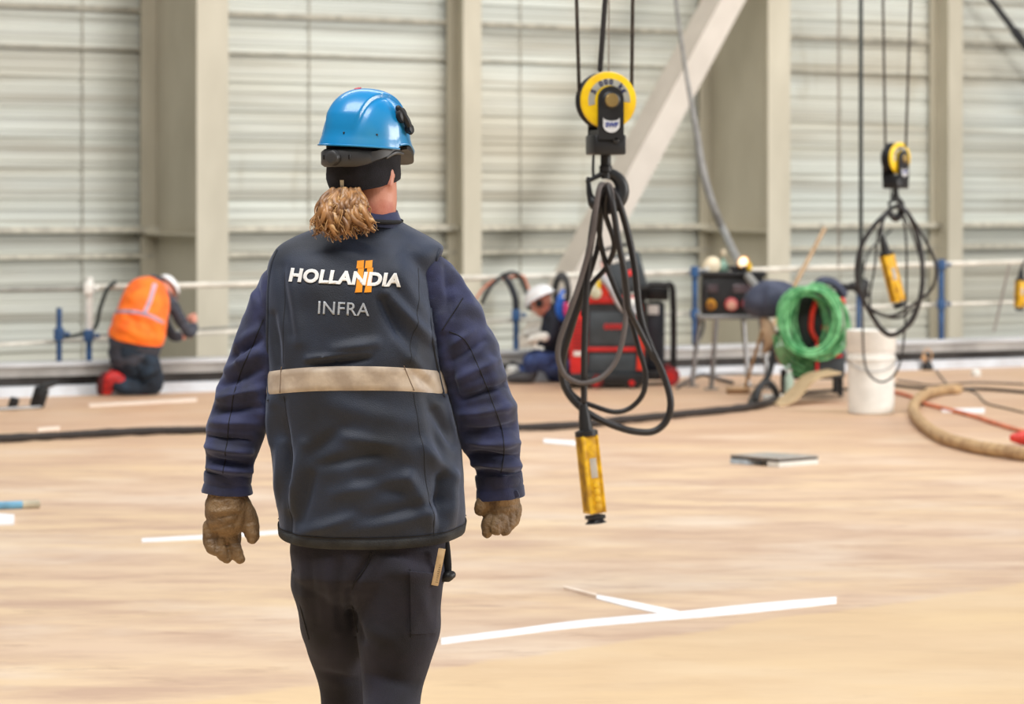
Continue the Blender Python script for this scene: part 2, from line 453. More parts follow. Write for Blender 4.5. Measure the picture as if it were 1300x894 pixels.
# upper right thin brace
off = 0.5
r = thing('rod_brace', wall_pt(wall_at(1258,off),off,4.0), 'dark slanting rod in the top right corner of the wall', 'beam')
bm = NB(); p = bpt(1240,-24,off); q = bpt(1345,114,off)
p0 = wall_pt(p.x, off, p.z); q0 = wall_pt(q.x, off, q.z); cyl(bm, p0+(p0-q0)*2, q0+(q0-p0)*0.6, 0.045, seg=12); obj('rod', bm, M_dgrey, r)
bm = NB(); cyl(bm, p0.lerp(q0,.45), p0.lerp(q0,.6), 0.065, seg=12); obj('turnbuckle', bm, M_dgrey, r)

# deck edge: capping flange, web, dark recess, kerb plate
M_edge = mat('bright_worn_steel', (206,210,214), 0.35, c2=(176,178,180), scale=3, stretch=(0.3,1,1))
M_edgeface = mat('grey_primed_steel', (172,170,166), 0.6, c2=(140,138,134), scale=2)
M_recess = mat('recess_dark_steel', (84,78,74), 0.8, c2=(60,54,50), scale=3)  # shade of the recess under the flange is put into this colour
M_kerb = mat('glint_white_plate', (214,222,230), 0.4, c2=(196,200,206), scale=4)  # white-blue light reflected along the ledge base is put into the colour
def along(bm, o0, o1, z0, z1, a=-14, b=None):
    b = (LB-LA).length+16 if b is None else b
    pts = [LA+LU*a+LN*o0+Vector((0,0,z0)), LA+LU*a+LN*o1+Vector((0,0,z0)), LA+LU*a+LN*o1+Vector((0,0,z1)), LA+LU*a+LN*o0+Vector((0,0,z1))]
    prism(bm, pts, LU*(b-a))
bm = NB(); along(bm, -0.30, 0.06, 0.245, 0.275); struct(obj('trim_4', bm, M_edge, smooth=False))
bm = NB(); along(bm, -0.10, 0.035, 0.16, 0.244); struct(obj('trim_5', bm, M_edgeface, smooth=False))
bm = NB(); along(bm, -0.16, -0.06, -0.3, 0.16); struct(obj('trim_6', bm, M_recess, smooth=False))
bm = NB(); along(bm, -0.06, 0.10, 0.0, 0.085); struct(obj('trim_7', bm, M_kerb, smooth=False))

# ------------------------------------------------------------------ railing on the deck edge
def R_(px, py, off=0.0):
    """point on the railing plane (off metres behind the deck edge)"""
    k = (px-CX)/F; P = LA-LN*off; u = (k*P.y-P.x)/(LU.x-k*LU.y); p = P+LU*u
    return Vector((p.x, p.y, H+(HY-py)*p.y/F))
rail = thing('pipe_railing', R_(300,470,0.2), 'long pipe railing with blue posts along the raised steel deck edge', 'railing')
bm = NB(); tube(bm, [R_(x,y,.2) for x,y in ((108,365),(300,361),(600,353),(700,350.5))]+[R_(860,346,.2),R_(1130,337.5,.2),R_(1300,332.5,.2),R_(1500,326,.2)], 0.026, seg=12, n=3); obj('top_rail', bm, M_cream, rail)
bm = NB(); tube(bm, [R_(x,y,.2) for x,y in ((-160,371),(0,368),(112,366))], 0.024, seg=12, n=3); obj('top_rail', bm, M_greypipe, rail, label='thinner grey pipe at the left end')
bm = NB(); tube(bm, [R_(x,y,.22) for x,y in ((-160,444),(0,438),(112,431),(300,421),(600,409),(860,399),(1130,389),(1300,383),(1500,376))], 0.018, seg=12, n=3); obj('lower_rail', bm, M_cream, rail)
bm = NB(); tube(bm, [R_(x,y,.24) for x,y in ((112,426),(190,423),(300,415),(450,409))], 0.012, seg=8, n=3); obj('lower_rail', bm, M_greypipe, rail)
def post(px, y0, y1, r=0.032, clamp=None, m=M_bluepaint, off=0.14):
    bm = NB(); cyl(bm, R_(px,y0,off), R_(px,y1,off), r*0.78, seg=12)
    o = obj('post', bm, m, rail)
    if clamp:
        for cy in clamp:
            bm = NB(); c = R_(px,cy,off); box(bm, c, (0.075,0.12,0.10), bev=0.012); cyl(bm, c+Vector((0.05,-.02,0)), c+Vector((0.09,-.02,0)), 0.018, seg=8)
            obj('clamp', bm, m, o)
def base_y(px): return HY+(H-0.275)*F/R_(px,300,.14).y
post(113, 352, 424, 0.040, (366,), M_whiteplastic)
post(113, 420, base_y(113), 0.032, (426,))
post(75, 391, base_y(75), 0.030, (424,))
post(655, 386, base_y(655), 0.032, (400,))
post(855, 368, base_y(855), 0.030)
post(882, 338, base_y(882), 0.032, (345,399))
post(1090, 372, base_y(1090), 0.030)
post(1195, 329, base_y(1195), 0.036, (336,386))
post(-90, 352, base_y(-90), 0.036)
post(1390, 325, base_y(1390), 0.036)

# floor marks (painted)
M_chalk = mat('white_floor_paint', (246,246,248), 0.6, c2=(232,232,236), scale=8)
M_chalk2 = mat('faint_floor_paint', (240,224,208), 0.7, c2=(232,212,194))
STRIPS = [0]
def strip(pts, label, m=M_chalk):
    STRIPS[0] += 1; hz = 0.002+0.0012*STRIPS[0]
    """pts: (px, py_top, py_bottom) along the line"""
    bm = NB(); P = crom([tuple(FL(a,b,0.0))[:2]+tuple(FL(a,c,0.0))[:2] for a,b,c in pts], 6) if len(pts) > 2 else [tuple(FL(a,b))[:2]+tuple(FL(a,c))[:2] for a,b,c in pts]
    A = [bm.verts.new((p[0],p[1],hz)) for p in P]; B = [bm.verts.new((p[2],p[3],hz)) for p in P]
    C = [bm.verts.new((p[0],p[1],0.0)) for p in P]; D = [bm.verts.new((p[2],p[3],0.0)) for p in P]
    n = len(P)
    for i in range(n-1):
        bm.faces.new((A[i],A[i+1],B[i+1],B[i])); bm.faces.new((C[i],C[i+1],A[i+1],A[i])); bm.faces.new((B[i],B[i+1],D[i+1],D[i]))
    bm.faces.new((A[0],B[0],D[0],C[0])); bm.faces.new((A[-1],C[-1],D[-1],B[-1]))
    return tag(obj('floor_marking', bm, m, smooth=False), label, 'floor marking')
strip([(560,811,819),(655,799,807),(740,788,797),(860,777.5,787),(960,767,778),(1062,758.5,767)], 'long white painted line curving across the front of the floor')
strip([(757,756,761),(800,764,772),(862,777,785)], 'short white painted stroke joining the long white line at an angle')
strip([(180,685,689),(262,680.5,685),(360,674,678)], 'white painted line on the floor beside the left glove')
strip([(690,558.5,563),(735,561,567)], 'short white painted dash on the floor left of the hanging pendant')
strip([(113,514,517),(250,506.5,510)], 'faint pale line on the floor below the kneeling worker', M_chalk2)
strip([(48,545,548),(76,542.5,546)], 'faint pale dash on the floor at far left', M_chalk2)
strip([(1196,520,524),(1250,520,525)], 'white dash on the floor beside the tan hose', M_chalk)
strip([(-40,652,668),(18,656,667)], 'white patch on the floor at the left edge', M_chalk)
strip([(715,747,749),(757,757,760)], 'thin faint stroke leading into the short white stroke', M_chalk2)
# ================================================================== MAIN PERSON (seen from behind)
PS = 485.0; PY = F/PS                                              # pixels per metre and depth of his spine
def P(px, py, dy=0.0): return Vector(((px-CX)/PS, PY+dy, H+(HY-py)/PS))
def pxy(c): return (CX+c.x*PS, HY+(H-c.z)*PS)
def limb(bm, pts, seg=24, n=6, flat=1.0, fd=None):
    """pts: (px, py, dy, radius px)"""
    return tube(bm, [P(a,b,c) for a,b,c,d in pts], [d/PS for a,b,c,d in pts], seg=seg, n=n, flat=flat, flatdir=fd)
man = thing('person', P(462, 1029, 0), 'person in blue hard hat, navy jacket and dark padded vest, walking away in the foreground', 'person')

# hand and finger chains (pixels, depth, radius); shared by the body and the gloves
GL = [('b', ((289,650,0.0),(0.057,0.026,0.062))), ('l', [(290,622,0,24),(289,640,0,28),(288,655,0,28)]),
      ('b', ((281,670,0.0),(0.044,0.024,0.036))),
      ('l', [(268,668,0,10.5),(267,682,-0.004,10),(270,693,-0.012,9.5),(274,697,-0.020,8)]),
      ('l', [(281,676,-0.006,10),(282,694,-0.012,9.8),(285,704,-0.014,9),(288,708,-0.014,7)]),
      ('l', [(292,674,0.000,10.5),(295,690,-0.004,10),(301,703,-0.008,9),(305,709,-0.010,7)]),
      ('l', [(294,664,0.018,10.5),(296,680,0.028,9.5),(296,692,0.036,8.5)]),
      ('l', [(306,640,0.0,13),(314,655,-0.002,12.5),(318,668,-0.006,11.5),(321,680,-0.012,9.5),(321,683,-0.014,7.5)])]
GR = [('b', ((637,646,0.05),(0.043,0.030,0.040))), ('l', [(636,626,0.05,23),(637,640,0.05,23)]),
      ('l', [(626,652,0.045,10.5),(622,664,0.035,10.5),(620,672,0.03,10),(618,678,0.025,7)]),
      ('l', [(636,656,0.03,10),(632,666,0.015,9.5),(630,673,0.008,8)]),
      ('l', [(646,654,0.04,10),(643,666,0.03,9.5),(641,674,0.025,8)]),
      ('l', [(653,648,0.05,10),(652,660,0.045,9),(648,668,0.035,7.5)]),
      ('l', [(622,634,0.04,12),(614,640,0.035,10.5),(610,647,0.03,9),(609,650,0.03,7)])]
YAW = -math.radians(36)                                            # head turned to the right
HC = P(463, 203, 0.02)
HR = RZ(YAW)
def hd(x, y, z): return HC + HR @ Vector((x, y, z))                # head frame: x right, y forward, z up
# --- body: one continuous surface
bm = NB()
ball(bm, hd(0,-0.005,0.03), (0.076,0.098,0.095), HR)
ball(bm, hd(0,0.03,-0.03), (0.064,0.070,0.085), HR)                # face
ball(bm, hd(0,0.052,-0.090), (0.040,0.040,0.030), HR)              # chin
for s in (-1,1):
    ball(bm, hd(s*0.036,0.072,-0.020), (0.022,0.022,0.020), HR)    # cheekbone
    ball(bm, hd(s*0.032,0.078,0.030), (0.030,0.018,0.012), HR)     # brow
    tube(bm, [hd(s*0.058,0.02,-0.055), hd(s*0.045,0.045,-0.085)], [0.022,0.02], smooth=False)
    e = hd(s*0.078,0.004,-0.040)
    ball(bm, e, (0.010,0.017,0.028), HR @ RZ(s*-0.35))             # ear
    ball(bm, hd(s*0.084,0.000,-0.066), (0.009,0.010,0.013), HR)
tube(bm, [hd(0,0.092,0.022), hd(0,0.106,-0.004), hd(0,0.114,-0.024)], [0.009,0.012,0.016]); ball(bm, hd(0,0.100,-0.028), (0.020,0.012,0.010), HR)
ball(bm, hd(0,0.094,-0.055), (0.024,0.010,0.006), HR); ball(bm, hd(0,0.092,-0.066), (0.020,0.010,0.007), HR)
limb(bm, [(474,225,0.02,29),(474,255,0.01,30),(471,280,0.01,29),(466,302,0.02,27)])
def torso(bm, rows, seg=48, e=0.8):
    rings = []
    for (py, l, r_, b, cd) in rows:
        cx = (l+r_)/2; a = (r_-l)/2/PS; c = P(cx, py, cd)
        rings.append([bm.verts.new(c+Vector((a*math.copysign(abs(math.cos(t))**e, math.cos(t)), b*math.copysign(abs(math.sin(t))**e, math.sin(t)), 0))) for t in [2*PI*k/seg for k in range(seg)]])
    for i in range(len(rings)-1):
        for k in range(seg): bm.faces.new((rings[i][k], rings[i][(k+1)%seg], rings[i+1][(k+1)%seg], rings[i+1][k]))
    bm.faces.new(rings[0]); bm.faces.new(rings[-1])
torso(bm, [(735,388,548,0.10,0),(700,380,560,0.12,0),(600,372,560,0.12,0),(500,365,545,0.12,0),(400,362,540,0.12,0),(345,360,545,0.10,0),(318,385,528,0.07,0),(300,420,505,0.05,0)], 32)
limb(bm, [(372,345,0.0,20),(345,395,0.0,22),(322,470,0,20),(305,520,0,19),(298,560,0.0,17),(291,600,0.0,14),(290,640,0,13)])
limb(bm, [(528,345,0.0,20),(572,395,0.0,22),(598,470,0,20),(618,530,0.02,18),(626,570,0.03,17),(633,605,0.05,14),(636,640,0.06,13)])
for kind, q in GL+GR:                                              # hands, finger by finger, inside the gloves
    if kind == 'l': limb(bm, [(x,y,z,r_*0.62) for x,y,z,r_ in q], seg=14)
    else: ball(bm, P(*q[0]), tuple(k_*0.72 for k_ in q[1]))
limb(bm, [(418,722,0,42),(420,800,0.07,34),(428,868,0.16,26),(434,930,0.20,24),(438,990,0.22,17),(440,1008,0.23,16)])
limb(bm, [(512,722,0,42),(508,800,-0.03,34),(500,868,-0.04,26),(498,930,-0.12,24),(498,985,-0.22,17),(498,1000,-0.24,16)])
body = obj('body', remesh(bm, 0.0065, 6), M_skin, man, angle=80)

# --- trousers
bm = NB()
torso(bm, [(772,412,536,0.07,0),(760,398,550,0.10,0),(745,382,562,0.13,0),(730,371,570,0.15,0),(700,367,572,0.15,0),(670,370,570,0.15,0),(640,374,566,0.14,0)], 40)
limb(bm, [(415,735,0.0,48),(420,770,0.03,44),(422,804,0.07,42),(430,868,0.16,33),(436,930,0.20,32),(440,990,0.22,28),(441,1008,0.22,27)], seg=32)
limb(bm, [(510,718,-0.045,57),(508,760,-0.04,53),(505,804,-0.03,53),(500,868,-0.04,38),(499,930,-0.13,34),(499,985,-0.23,29),(499,1002,-0.25,28)], seg=32)
tb = remesh(bm, 0.006, 5)
TF = [(385,710,392,800,6,.004),(398,700,404,790,5,-.004),(420,705,428,800,6,.005),(436,705,430,790,5,-.006),(446,700,452,760,6,.004),
      (470,702,448,742,6,-.012),(448,742,446,770,6,-.012),(446,770,462,805,6,-.010),(478,690,560,708,7,-.007),(500,715,540,722,7,.005),(535,740,550,792,6,.005),
      (520,725,522,800,3,-.003),(552,730,548,800,4,-.004),(540,760,520,800,5,.004),(470,850,530,862,7,-.008),(405,860,455,872,7,-.008),(480,900,520,905,7,.006),(470,790,500,803,8,.004),
      (410,920,455,930,8,.007),(470,945,525,955,8,-.007),(480,975,520,980,6,.006)]
crease(tb, TF, pxy); wob(tb, 0.0035, 9.0, 3.0)
tr = obj('trousers', tb, M_trous, man, angle=80)
# side pocket flap and seams
def on_surface(bmesh_obj_list):
    from mathutils.bvhtree import BVHTree
    dg = bpy.context.evaluated_depsgraph_get(); dg.update()
    trees = []
    for o in bmesh_obj_list:
        base = wloc(o); vs = [v.co+base for v in o.data.vertices]; fs = [tuple(p.vertices) for p in o.data.polygons]
        trees.append(BVHTree.FromPolygons(vs, fs))
    def hit(x, z, y0=PY-1.5):
        best = None
        for t in trees:
            h = t.ray_cast(Vector((x, y0, z)), Vector((0,1,0)))
            if h[0] is not None and (best is None or h[0].y < best[0].y): best = (h[0], h[1])
        return best
    return hit
def patch(hit, poly, lift, thick, step=5):
    """cloth patch following a surface: poly in pixels on the man"""
    bm = NB(); f = bm.faces.new([bm.verts.new((P(x,y).x, 0, P(x,y).z)) for x,y in poly])
    return drape(bm, hit, lift, thick, step)
def drape(bm, hit, lift, thick, step=5, y0=None):
    xs = [v.co.x for v in bm.verts]; zs = [v.co.z for v in bm.verts]; d = step/PS
    x = min(xs)+d*0.37
    while x < max(xs):
        bmesh.ops.bisect_plane(bm, geom=bm.verts[:]+bm.edges[:]+bm.faces[:], plane_co=(x,0,0), plane_no=(1,0,0)); x += d
    z = min(zs)+d*0.37
    while z < max(zs):
        bmesh.ops.bisect_plane(bm, geom=bm.verts[:]+bm.edges[:]+bm.faces[:], plane_co=(0,0,z), plane_no=(0,0,1)); z += d
    last = None
    for v in bm.verts:
        h = hit(v.co.x, v.co.z)
        if h is None: v.co.y = last if last is not None else PY
        else: v.co.y = h[0].y-lift; last = v.co.y
    if thick:
        g = bmesh.ops.extrude_face_region(bm, geom=bm.faces[:])
        for e in g['geom']:
            if isinstance(e, bmesh.types.BMVert): e.co.y += thick
    return bm
hitT = on_surface([tr])
obj('cargo_pocket', patch(hitT, [(523,716),(560,722),(560,760),(554,798),(524,796)], 0.006, 0.005), M_trous, tr, label='flat side pocket on the right trouser leg')
for pts in (((474,694),(468,712),(452,735),(449,765),(455,800)), ((523,714),(524,760),(524,800)), ((375,720),(383,770),(392,812))):
    bm = NB(); Q = []
    for a, b in pts:
        h = hitT(P(a,b).x, P(a,b).z)
        if h: Q.append(h[0]+Vector((0,-0.001,0)))
    if len(Q) > 1: tube(bm, Q, 0.0016, seg=6); obj('seam', bm, M_piping, tr)
# boots
for (ax, ay, dy, nm) in ((440,1010,0.24,0),(499,1004,-0.26,1)):
    bm = NB(); c = P(ax, ay, dy); g = Vector((c.x, c.y, 0))
    heel = 0.0 if nm == 0 else 0.02
    tube(bm, [c+Vector((0,0,0.10)), c+Vector((0,0,0.02)), Vector((c.x,c.y+0.0,0.05+heel))], [0.056,0.052,0.05], seg=20)
    tube(bm, [Vector((c.x,c.y-0.045,0.048+heel)), Vector((c.x,c.y+0.06,0.055)), Vector((c.x+0.005,c.y+0.15,0.048)), Vector((c.x+0.006,c.y+0.20,0.042))], [0.042,0.048,0.047,0.036], seg=20)
    b2 = remesh(bm, 0.006, 4)
    for v in b2.verts:
        if v.co.z < 0.012: v.co.z = 0.012
    bo = obj('boot', b2, mat('black_boot_leather', (34,30,30), 0.5, bump=0.3, bscale=90), man)
    bm = NB(); box(bm, (c.x+0.003, c.y+0.075, 0.009), (0.092, 0.285, 0.018), bev=0.006); obj('sole', bm, M_black, bo)

# --- vest
VR = crom([(700,359,585,0.150,0.0),(690,357,586,0.158,0.0),(672,354,589,0.162,0.0),(640,352,590,0.165,0.0),(600,347,588,0.168,0.0),(560,343,585,0.168,0.0),
      (520,340,577,0.166,0.0),(480,339,563,0.165,0.0),(440,338,556,0.162,0.0),(400,337,551,0.158,0.005),(362,337,551,0.152,0.01),(338,340,555,0.140,0.015),
      (322,346,562,0.124,0.02),(312,354,562,0.108,0.025),(303,370,549,0.096,0.03),(294,389,531,0.087,0.03),(286,408,515,0.080,0.03),(278,424,503,0.072,0.03)], 8)
VF = [(372,640,390,560,9,.008),(360,560,352,640,7,.006),(385,655,400,600,8,-.006),(420,672,560,640,10,.004),(520,600,560,670,10,.008),(540,560,575,600,9,.009),
      (556,520,578,560,7,-.010),(575,600,572,660,7,.008),(560,600,556,668,6,-.008),(480,540,540,580,14,.004),(355,520,372,600,8,-.005),(350,505,346,560,6,.006),
      (490,380,520,440,8,-.010),(495,372,545,430,7,.009),(510,430,535,470,8,.006),(470,450,405,458,5,-.006),(430,440,480,432,7,.006),(395,452,470,446,4,.005),(520,320,556,360,10,-.006),
      (500,330,545,410,10,.005),(360,340,375,420,9,-.006),(368,350,384,430,8,.005),(349,400,358,460,6,-.006),(430,510,520,530,13,.005),(400,570,440,540,10,-.005),
      (460,600,520,620,12,-.005),(480,650,560,630,9,-.006),(390,670,450,650,8,.006),(366,505,372,680,5,-.005),(545,500,566,600,8,-.006),(420,310,460,322,12,.005),(455,300,500,330,10,-.004),
      (430,620,520,600,9,.005),(410,585,480,570,8,-.005),(440,548,500,560,8,.005),(530,470,560,500,6,-.006)]
_vz = [r[0] for r in VR]
def vrow(py):
    for i in range(len(VR)-1):
        if VR[i][0] >= py >= VR[i+1][0]:
            t = (VR[i][0]-py)/max(1e-6, VR[i][0]-VR[i+1][0]); return [VR[i][j]+(VR[i+1][j]-VR[i][j])*t for j in range(5)]
    return VR[0] if py > VR[0][0] else VR[-1]
def vest_pt(th, py, off=0.0):
    _, l, r_, b, cd = vrow(py); cx = (l+r_)/2; a = (r_-l)/2/PS; c = math.cos(th); s = math.sin(th)
    # slight blouson overhang of the hem in the middle of the back
    drop = 0
    v = P(cx, py+drop, cd)+Vector((a*math.copysign(abs(c)**0.82, c), b*math.copysign(abs(s)**0.82, s), 0))
    n = Vector((c/a, s/b, 0)).normalized()
    k = min(1, max(0.15, -s*1.6+0.2))
    f = fold_val(VF, *pxy(v))*k*2.3
    nz = noise.noise(v*7)*0.009+noise.noise(v*16+Vector((4,2,1)))*0.0028
    return v+n*(f+nz+off)
def ring_mesh(rows, seg, fpt, capt=False, capb=False):
    bm = NB(); R = [[bm.verts.new(fpt(2*PI*k/seg, i)) for k in range(seg)] for i in range(rows)]
    for i in range(rows-1):
        for k in range(seg): bm.faces.new((R[i][k], R[i][(k+1)%seg], R[i+1][(k+1)%seg], R[i+1][k]))
    return bm, R
def hem(th, t):                                                    # hem curve of the vest: y at angle
    s = math.sin(th); c = math.cos(th)
    return (690 if s < 0 else 684)-2-8*abs(c)**3-(4 if c > 0 else 0)*abs(c)+ (2 if s<0 else 0)
NR = 150; SG = 240
def f_v(th, i):
    t = i/(NR-1); y = hem(th, 0)+(279-hem(th, 0))*t; return vest_pt(th, y)
bm, R = ring_mesh(NR, SG, f_v)
R2 = [bm.verts.new(vest_pt(2*PI*k/SG, hem(2*PI*k/SG,0)-1, -0.012)) for k in range(SG)]
for k in range(SG): bm.faces.new((R[0][(k+1)%SG], R[0][k], R2[k], R2[(k+1)%SG]))
bm.faces.new(list(reversed(R2))); bm.faces.new(R[-1])
vest = obj('padded_vest', bm, M_vest, man, angle=80)
bm, R = ring_mesh(7, SG, lambda th, i: vest_pt(th, hem(th,0)-12.5*i/6, 0.004*math.sin(PI*i/6)**0.5+0.0005))
obj('hem_band', bm, M_vesthem, vest, angle=80, label='faded grey hem band')
bm, R = ring_mesh(3, SG, lambda th, i: vest_pt(th, hem(th,0)-13.5-i*0.8, 0.002)); obj('seam', bm, M_piping, vest)
# reflective stripe with its two side joins
def stripe_y(th):
    c = math.cos(th); s = math.sin(th)
    return 461+(10*max(0,-c)**2.0 if c < 0 else 9*c**2.2)+(0 if s < 0 else 3)
bm, R = ring_mesh(9, SG, lambda th, i: vest_pt(th, stripe_y(th)+(30.5-1.5*abs(math.cos(th)))*i/8, 0.0032 if 0 < i < 8 else 0.0))
refl = obj('reflective_stripe', bm, M_refl, vest, angle=80)
def vline(px0, y0, px1, y1, off, r, m, nm, par, n=14):
    Q = []
    for i in range(n):
        px = px0+(px1-px0)*i/(n-1); y = y0+(y1-y0)*i/(n-1); _, l, r_, b, cd = vrow(y)
        c = max(-1, min(1, (px-(l+r_)/2)/((r_-l)/2))); c = math.copysign(abs(c)**(1/0.82), c)
        Q.append(vest_pt(-math.acos(c), y, off))
    bm = NB(); tube(bm, Q, r, seg=6, n=3); return obj(nm, bm, m, par)
vline(362, 463, 362, 495, 0.003, 0.0012, mat('tape_seam', (120,100,84), 0.7), 'seam', refl)
vline(514, 461, 528, 492, 0.003, 0.0012, mat('tape_seam', (120,100,84), 0.7), 'seam', refl)
for a in ((366,500,372,676),(528,496,552,676),(362,345,364,458),(536,340,520,458)):
    vline(a[0],a[1],a[2],a[3], 0.0, 0.0009, M_piping, 'seam', vest, n=24)
# armhole bindings
hitV = on_surface([vest])
# --- jacket: sleeves and collar
def sleeve(pts, folds, seed):
    bm = NB(); tube(bm, [P(a,b,c) for a,b,c,d in pts], [(d-1)/PS for a,b,c,d in pts], seg=72, n=26, cap='round', flat=0.92)
    crease(bm, [f[:5]+(f[5]*1.6,) for f in folds], pxy); wob(bm, 0.008, 13, seed, stretch=(0.7,1,1.2)); return bm
SL = [(376,338,0.01,26),(362,360,0.01,32),(348,395,0.01,37),(331,450,0.01,39),(314,500,0.0,39),(300,545,0.0,38),(293,575,0.0,34),(291,600,0.0,31),(290,614,0.0,30)]
FLl = [(300,440,330,415,6,.007),(296,452,332,430,5,-.010),(288,470,330,446,6,.009),(283,488,333,468,5,-.012),(280,505,334,490,6,.010),(276,520,330,515,5,-.012),(270,535,325,535,6,.009),
       (264,552,318,556,4,-.012),(262,566,318,572,5,.012),(262,580,315,588,4,-.012),(264,592,318,598,5,.010),(316,360,336,400,7,.005),(322,345,340,420,5,-.006),(300,400,312,500,4,.004),(330,500,338,540,7,.009)]
FRr = [(570,440,600,420,6,.007),(576,455,615,432,5,-.008),(580,480,632,455,6,.008),(585,505,645,486,5,-.010),(588,525,650,515,6,.010),(592,545,655,540,5,-.012),(600,560,660,562,6,.012),
       (598,576,660,580,4,-.013),(603,588,662,592,5,.011),(605,600,662,602,4,-.010),(573,330,600,380,6,.005),(565,340,575,400,5,-.006),(560,400,572,470,6,.007),(566,425,580,500,5,-.008),(612,440,640,520,6,.004)]
jl = obj('jacket_sleeve', sleeve(SL, FLl, 2.0), M_navy, man, angle=80, label='left jacket sleeve')
SRt = [(528,334,0.01,26),(545,352,0.01,33),(567,392,0.01,39),(588,440,0.01,42),(606,490,0.01,42),(617,535,0.02,41),(626,565,0.03,37),(631,590,0.04,32),(634,612,0.05,30)]
jr = obj('jacket_sleeve', sleeve(SRt, FRr, 5.0), M_navy, man, angle=80, label='right jacket sleeve')
def cuff(c0, c1, r0, r1, dy, par, tab):
    bm = NB(); a = P(c0[0],c0[1],dy); b = P(c1[0],c1[1],dy+0.004)
    prof = [(0,r0*0.80),(0.0,r0),(0.1,r0*1.02),(0.45,r0*1.01),(0.55,r0*0.985),(0.62,r0*1.02),(0.95,r1),(1.0,r1*0.99),(1.0,r1*0.82)]
    tube(bm, [a.lerp(b,t) for t,_ in prof], [r/PS for _,r in prof], seg=64, smooth=False, cap='flat', flat=0.9)
    wob(bm, 0.003, 22, tab*3.1); o = obj('cuff', bm, M_navy, par, angle=60)
    return o
cl = cuff((290,600),(288.5,626), 30.5, 33, 0.0, jl, 1)
cr = cuff((632.5,603),(636,634), 30, 31.5, 0.05, jr, 2)
bm = NB(); box(bm, P(655,628,0.02), (0.016,0.03,0.020), RY(-0.4), bev=0.004); obj('cuff_tab', bm, M_navy, cr)
# raised piping along each sleeve
hitS = on_surface([jl, jr])
def surf_line(hit, pts, r, m, nm, par, lift=0.0005, lab=None):
    Q = []
    for a, b in crom(pts, 8):
        h = hit(P(a,b).x, P(a,b).z)
        if h: Q.append(h[0]+Vector((0,-lift,0)))
    bm = NB(); tube(bm, Q, r, seg=6, n=2); return obj(nm, bm, m, par)
surf_line(hitS, [(336,405),(322,440),(305,480),(296,520),(291,560),(286,598)], 0.0013, M_piping, 'seam', jl)
surf_line(hitS, [(571,420),(590,430),(606,460),(622,500),(636,540),(640,570),(636,600)], 0.0013, M_piping, 'seam', jr)
surf_line(hitS, [(588,378),(575,398),(562,418)], 0.0012, M_piping, 'seam', jr)
# armhole edges: folded binding of the vest over the sleeve heads
hitVS = on_surface([vest, jl, jr])
def rim(pts, par):
    Q = []
    for a, b in crom(pts, 10):
        h = hitV(P(a,b).x, P(a,b).z)
        if h: Q.append(h[0]+Vector((0,-0.002,0)))
    bm = NB(); tube(bm, Q, 0.0042, seg=8, n=2); obj('armhole_binding', bm, M_vest, par)
rim([(559,316),(553,335),(548,360),(548,400),(552,440),(558,475),(564,500)], vest)
rim([(352,318),(346,335),(343,360),(342,400),(342,440),(343,480),(344,505)], vest)
# collar
bm = NB()
def f_c(th, i):
    t = i/9; c = P(467+2*t, 286-22*t, 0.015); a = (46-10*t)/PS; b = (0.078-0.012*t)
    q = c+Vector((a*math.cos(th), b*math.sin(th), 0.008*math.cos(th)*-1+0.010*math.sin(th)*(t))); return q+Vector((0,0,noise.noise(q*20)*0.003))
bm, R = ring_mesh(10, 64, f_c)
R3 = [bm.verts.new(v.co*1.0+(P(469,264,0.015)-v.co)*0.14-Vector((0,0,0.004))) for v in R[-1]]
for k in range(64): bm.faces.new((R[-1][k], R[-1][(k+1)%64], R3[(k+1)%64], R3[k]))
obj('jacket_collar', bm, M_navy, man, angle=80)
bm = NB()
tube(bm, [P(467,0,0.01)*0+Vector((P(467+41*math.cos(t),280,0).x, PY+0.015+0.086*math.sin(t), P(0,279-1.5*math.sin(t)+3*math.cos(t)).z)) for t in [2*PI*k/24 for k in range(25)]], 0.006, seg=8, n=2); obj('collar_trim', bm, M_piping, man)
bm = NB(); box(bm, P(507,281,0.02), (0.018,0.014,0.016), RY(0.5), bev=0.004); obj('collar_clip', bm, M_black, man)

# --- lettering on the back of the vest
def back_text(s, x0, x1, y, size, offset, shear, tilt, m, nm, lift, sx=None, sp=1.0):
    bm = text_bm(s, size/PS, 0, offset, shear, 1.0, sp)
    for f in [f for f in bm.faces if False]: pass
    xs = [v.co.x for v in bm.verts]; zs = [v.co.z for v in bm.verts]; w = max(xs)-min(xs); k = ((x1-x0)/PS)/w; cx = (max(xs)+min(xs))/2; cz = (max(zs)+min(zs))/2
    c = P((x0+x1)/2, y)
    for v in bm.verts:
        x = (v.co.x-cx)*k; z = v.co.z-cz; v.co = Vector((c.x+x, 0, c.z+z-x*math.tan(tilt)))
    return obj(nm, drape(bm, hitV, lift, 0.0008, 3), m, vest, smooth=False)
back_text('HOLLANDIA', 370, 511, 351, 22.0, 0.0022, 0.16, 0.05, M_white, 'lettering', 0.0027, sp=1.05)['label'] = 'white HOLLANDIA lettering'
back_text('INFRA', 408, 472, 389.5, 23, 0.0004, 0.05, 0.045, M_greyp, 'lettering', 0.0014, sp=1.05)['label'] = 'light grey INFRA lettering'
for (x, y) in ((455.5,330),(466,330),(454,363.5),(465.5,363.5)):   # four orange blocks and the bars joining them
    s = 1 if y < 345 else -1
    obj('logo_block', patch(hitV, [(x+1-0.6*s+0.5,y-(0 if s>0 else 3.5)),(x+9.5,y-(0.8 if s>0 else 4.3)),(x+9,y+9-(0 if s>0 else 3.5)),(x+0.0,y+9.5-(0 if s>0 else 3.5))], 0.0022, 0.001, 3), M_orangep, vest, smooth=False)
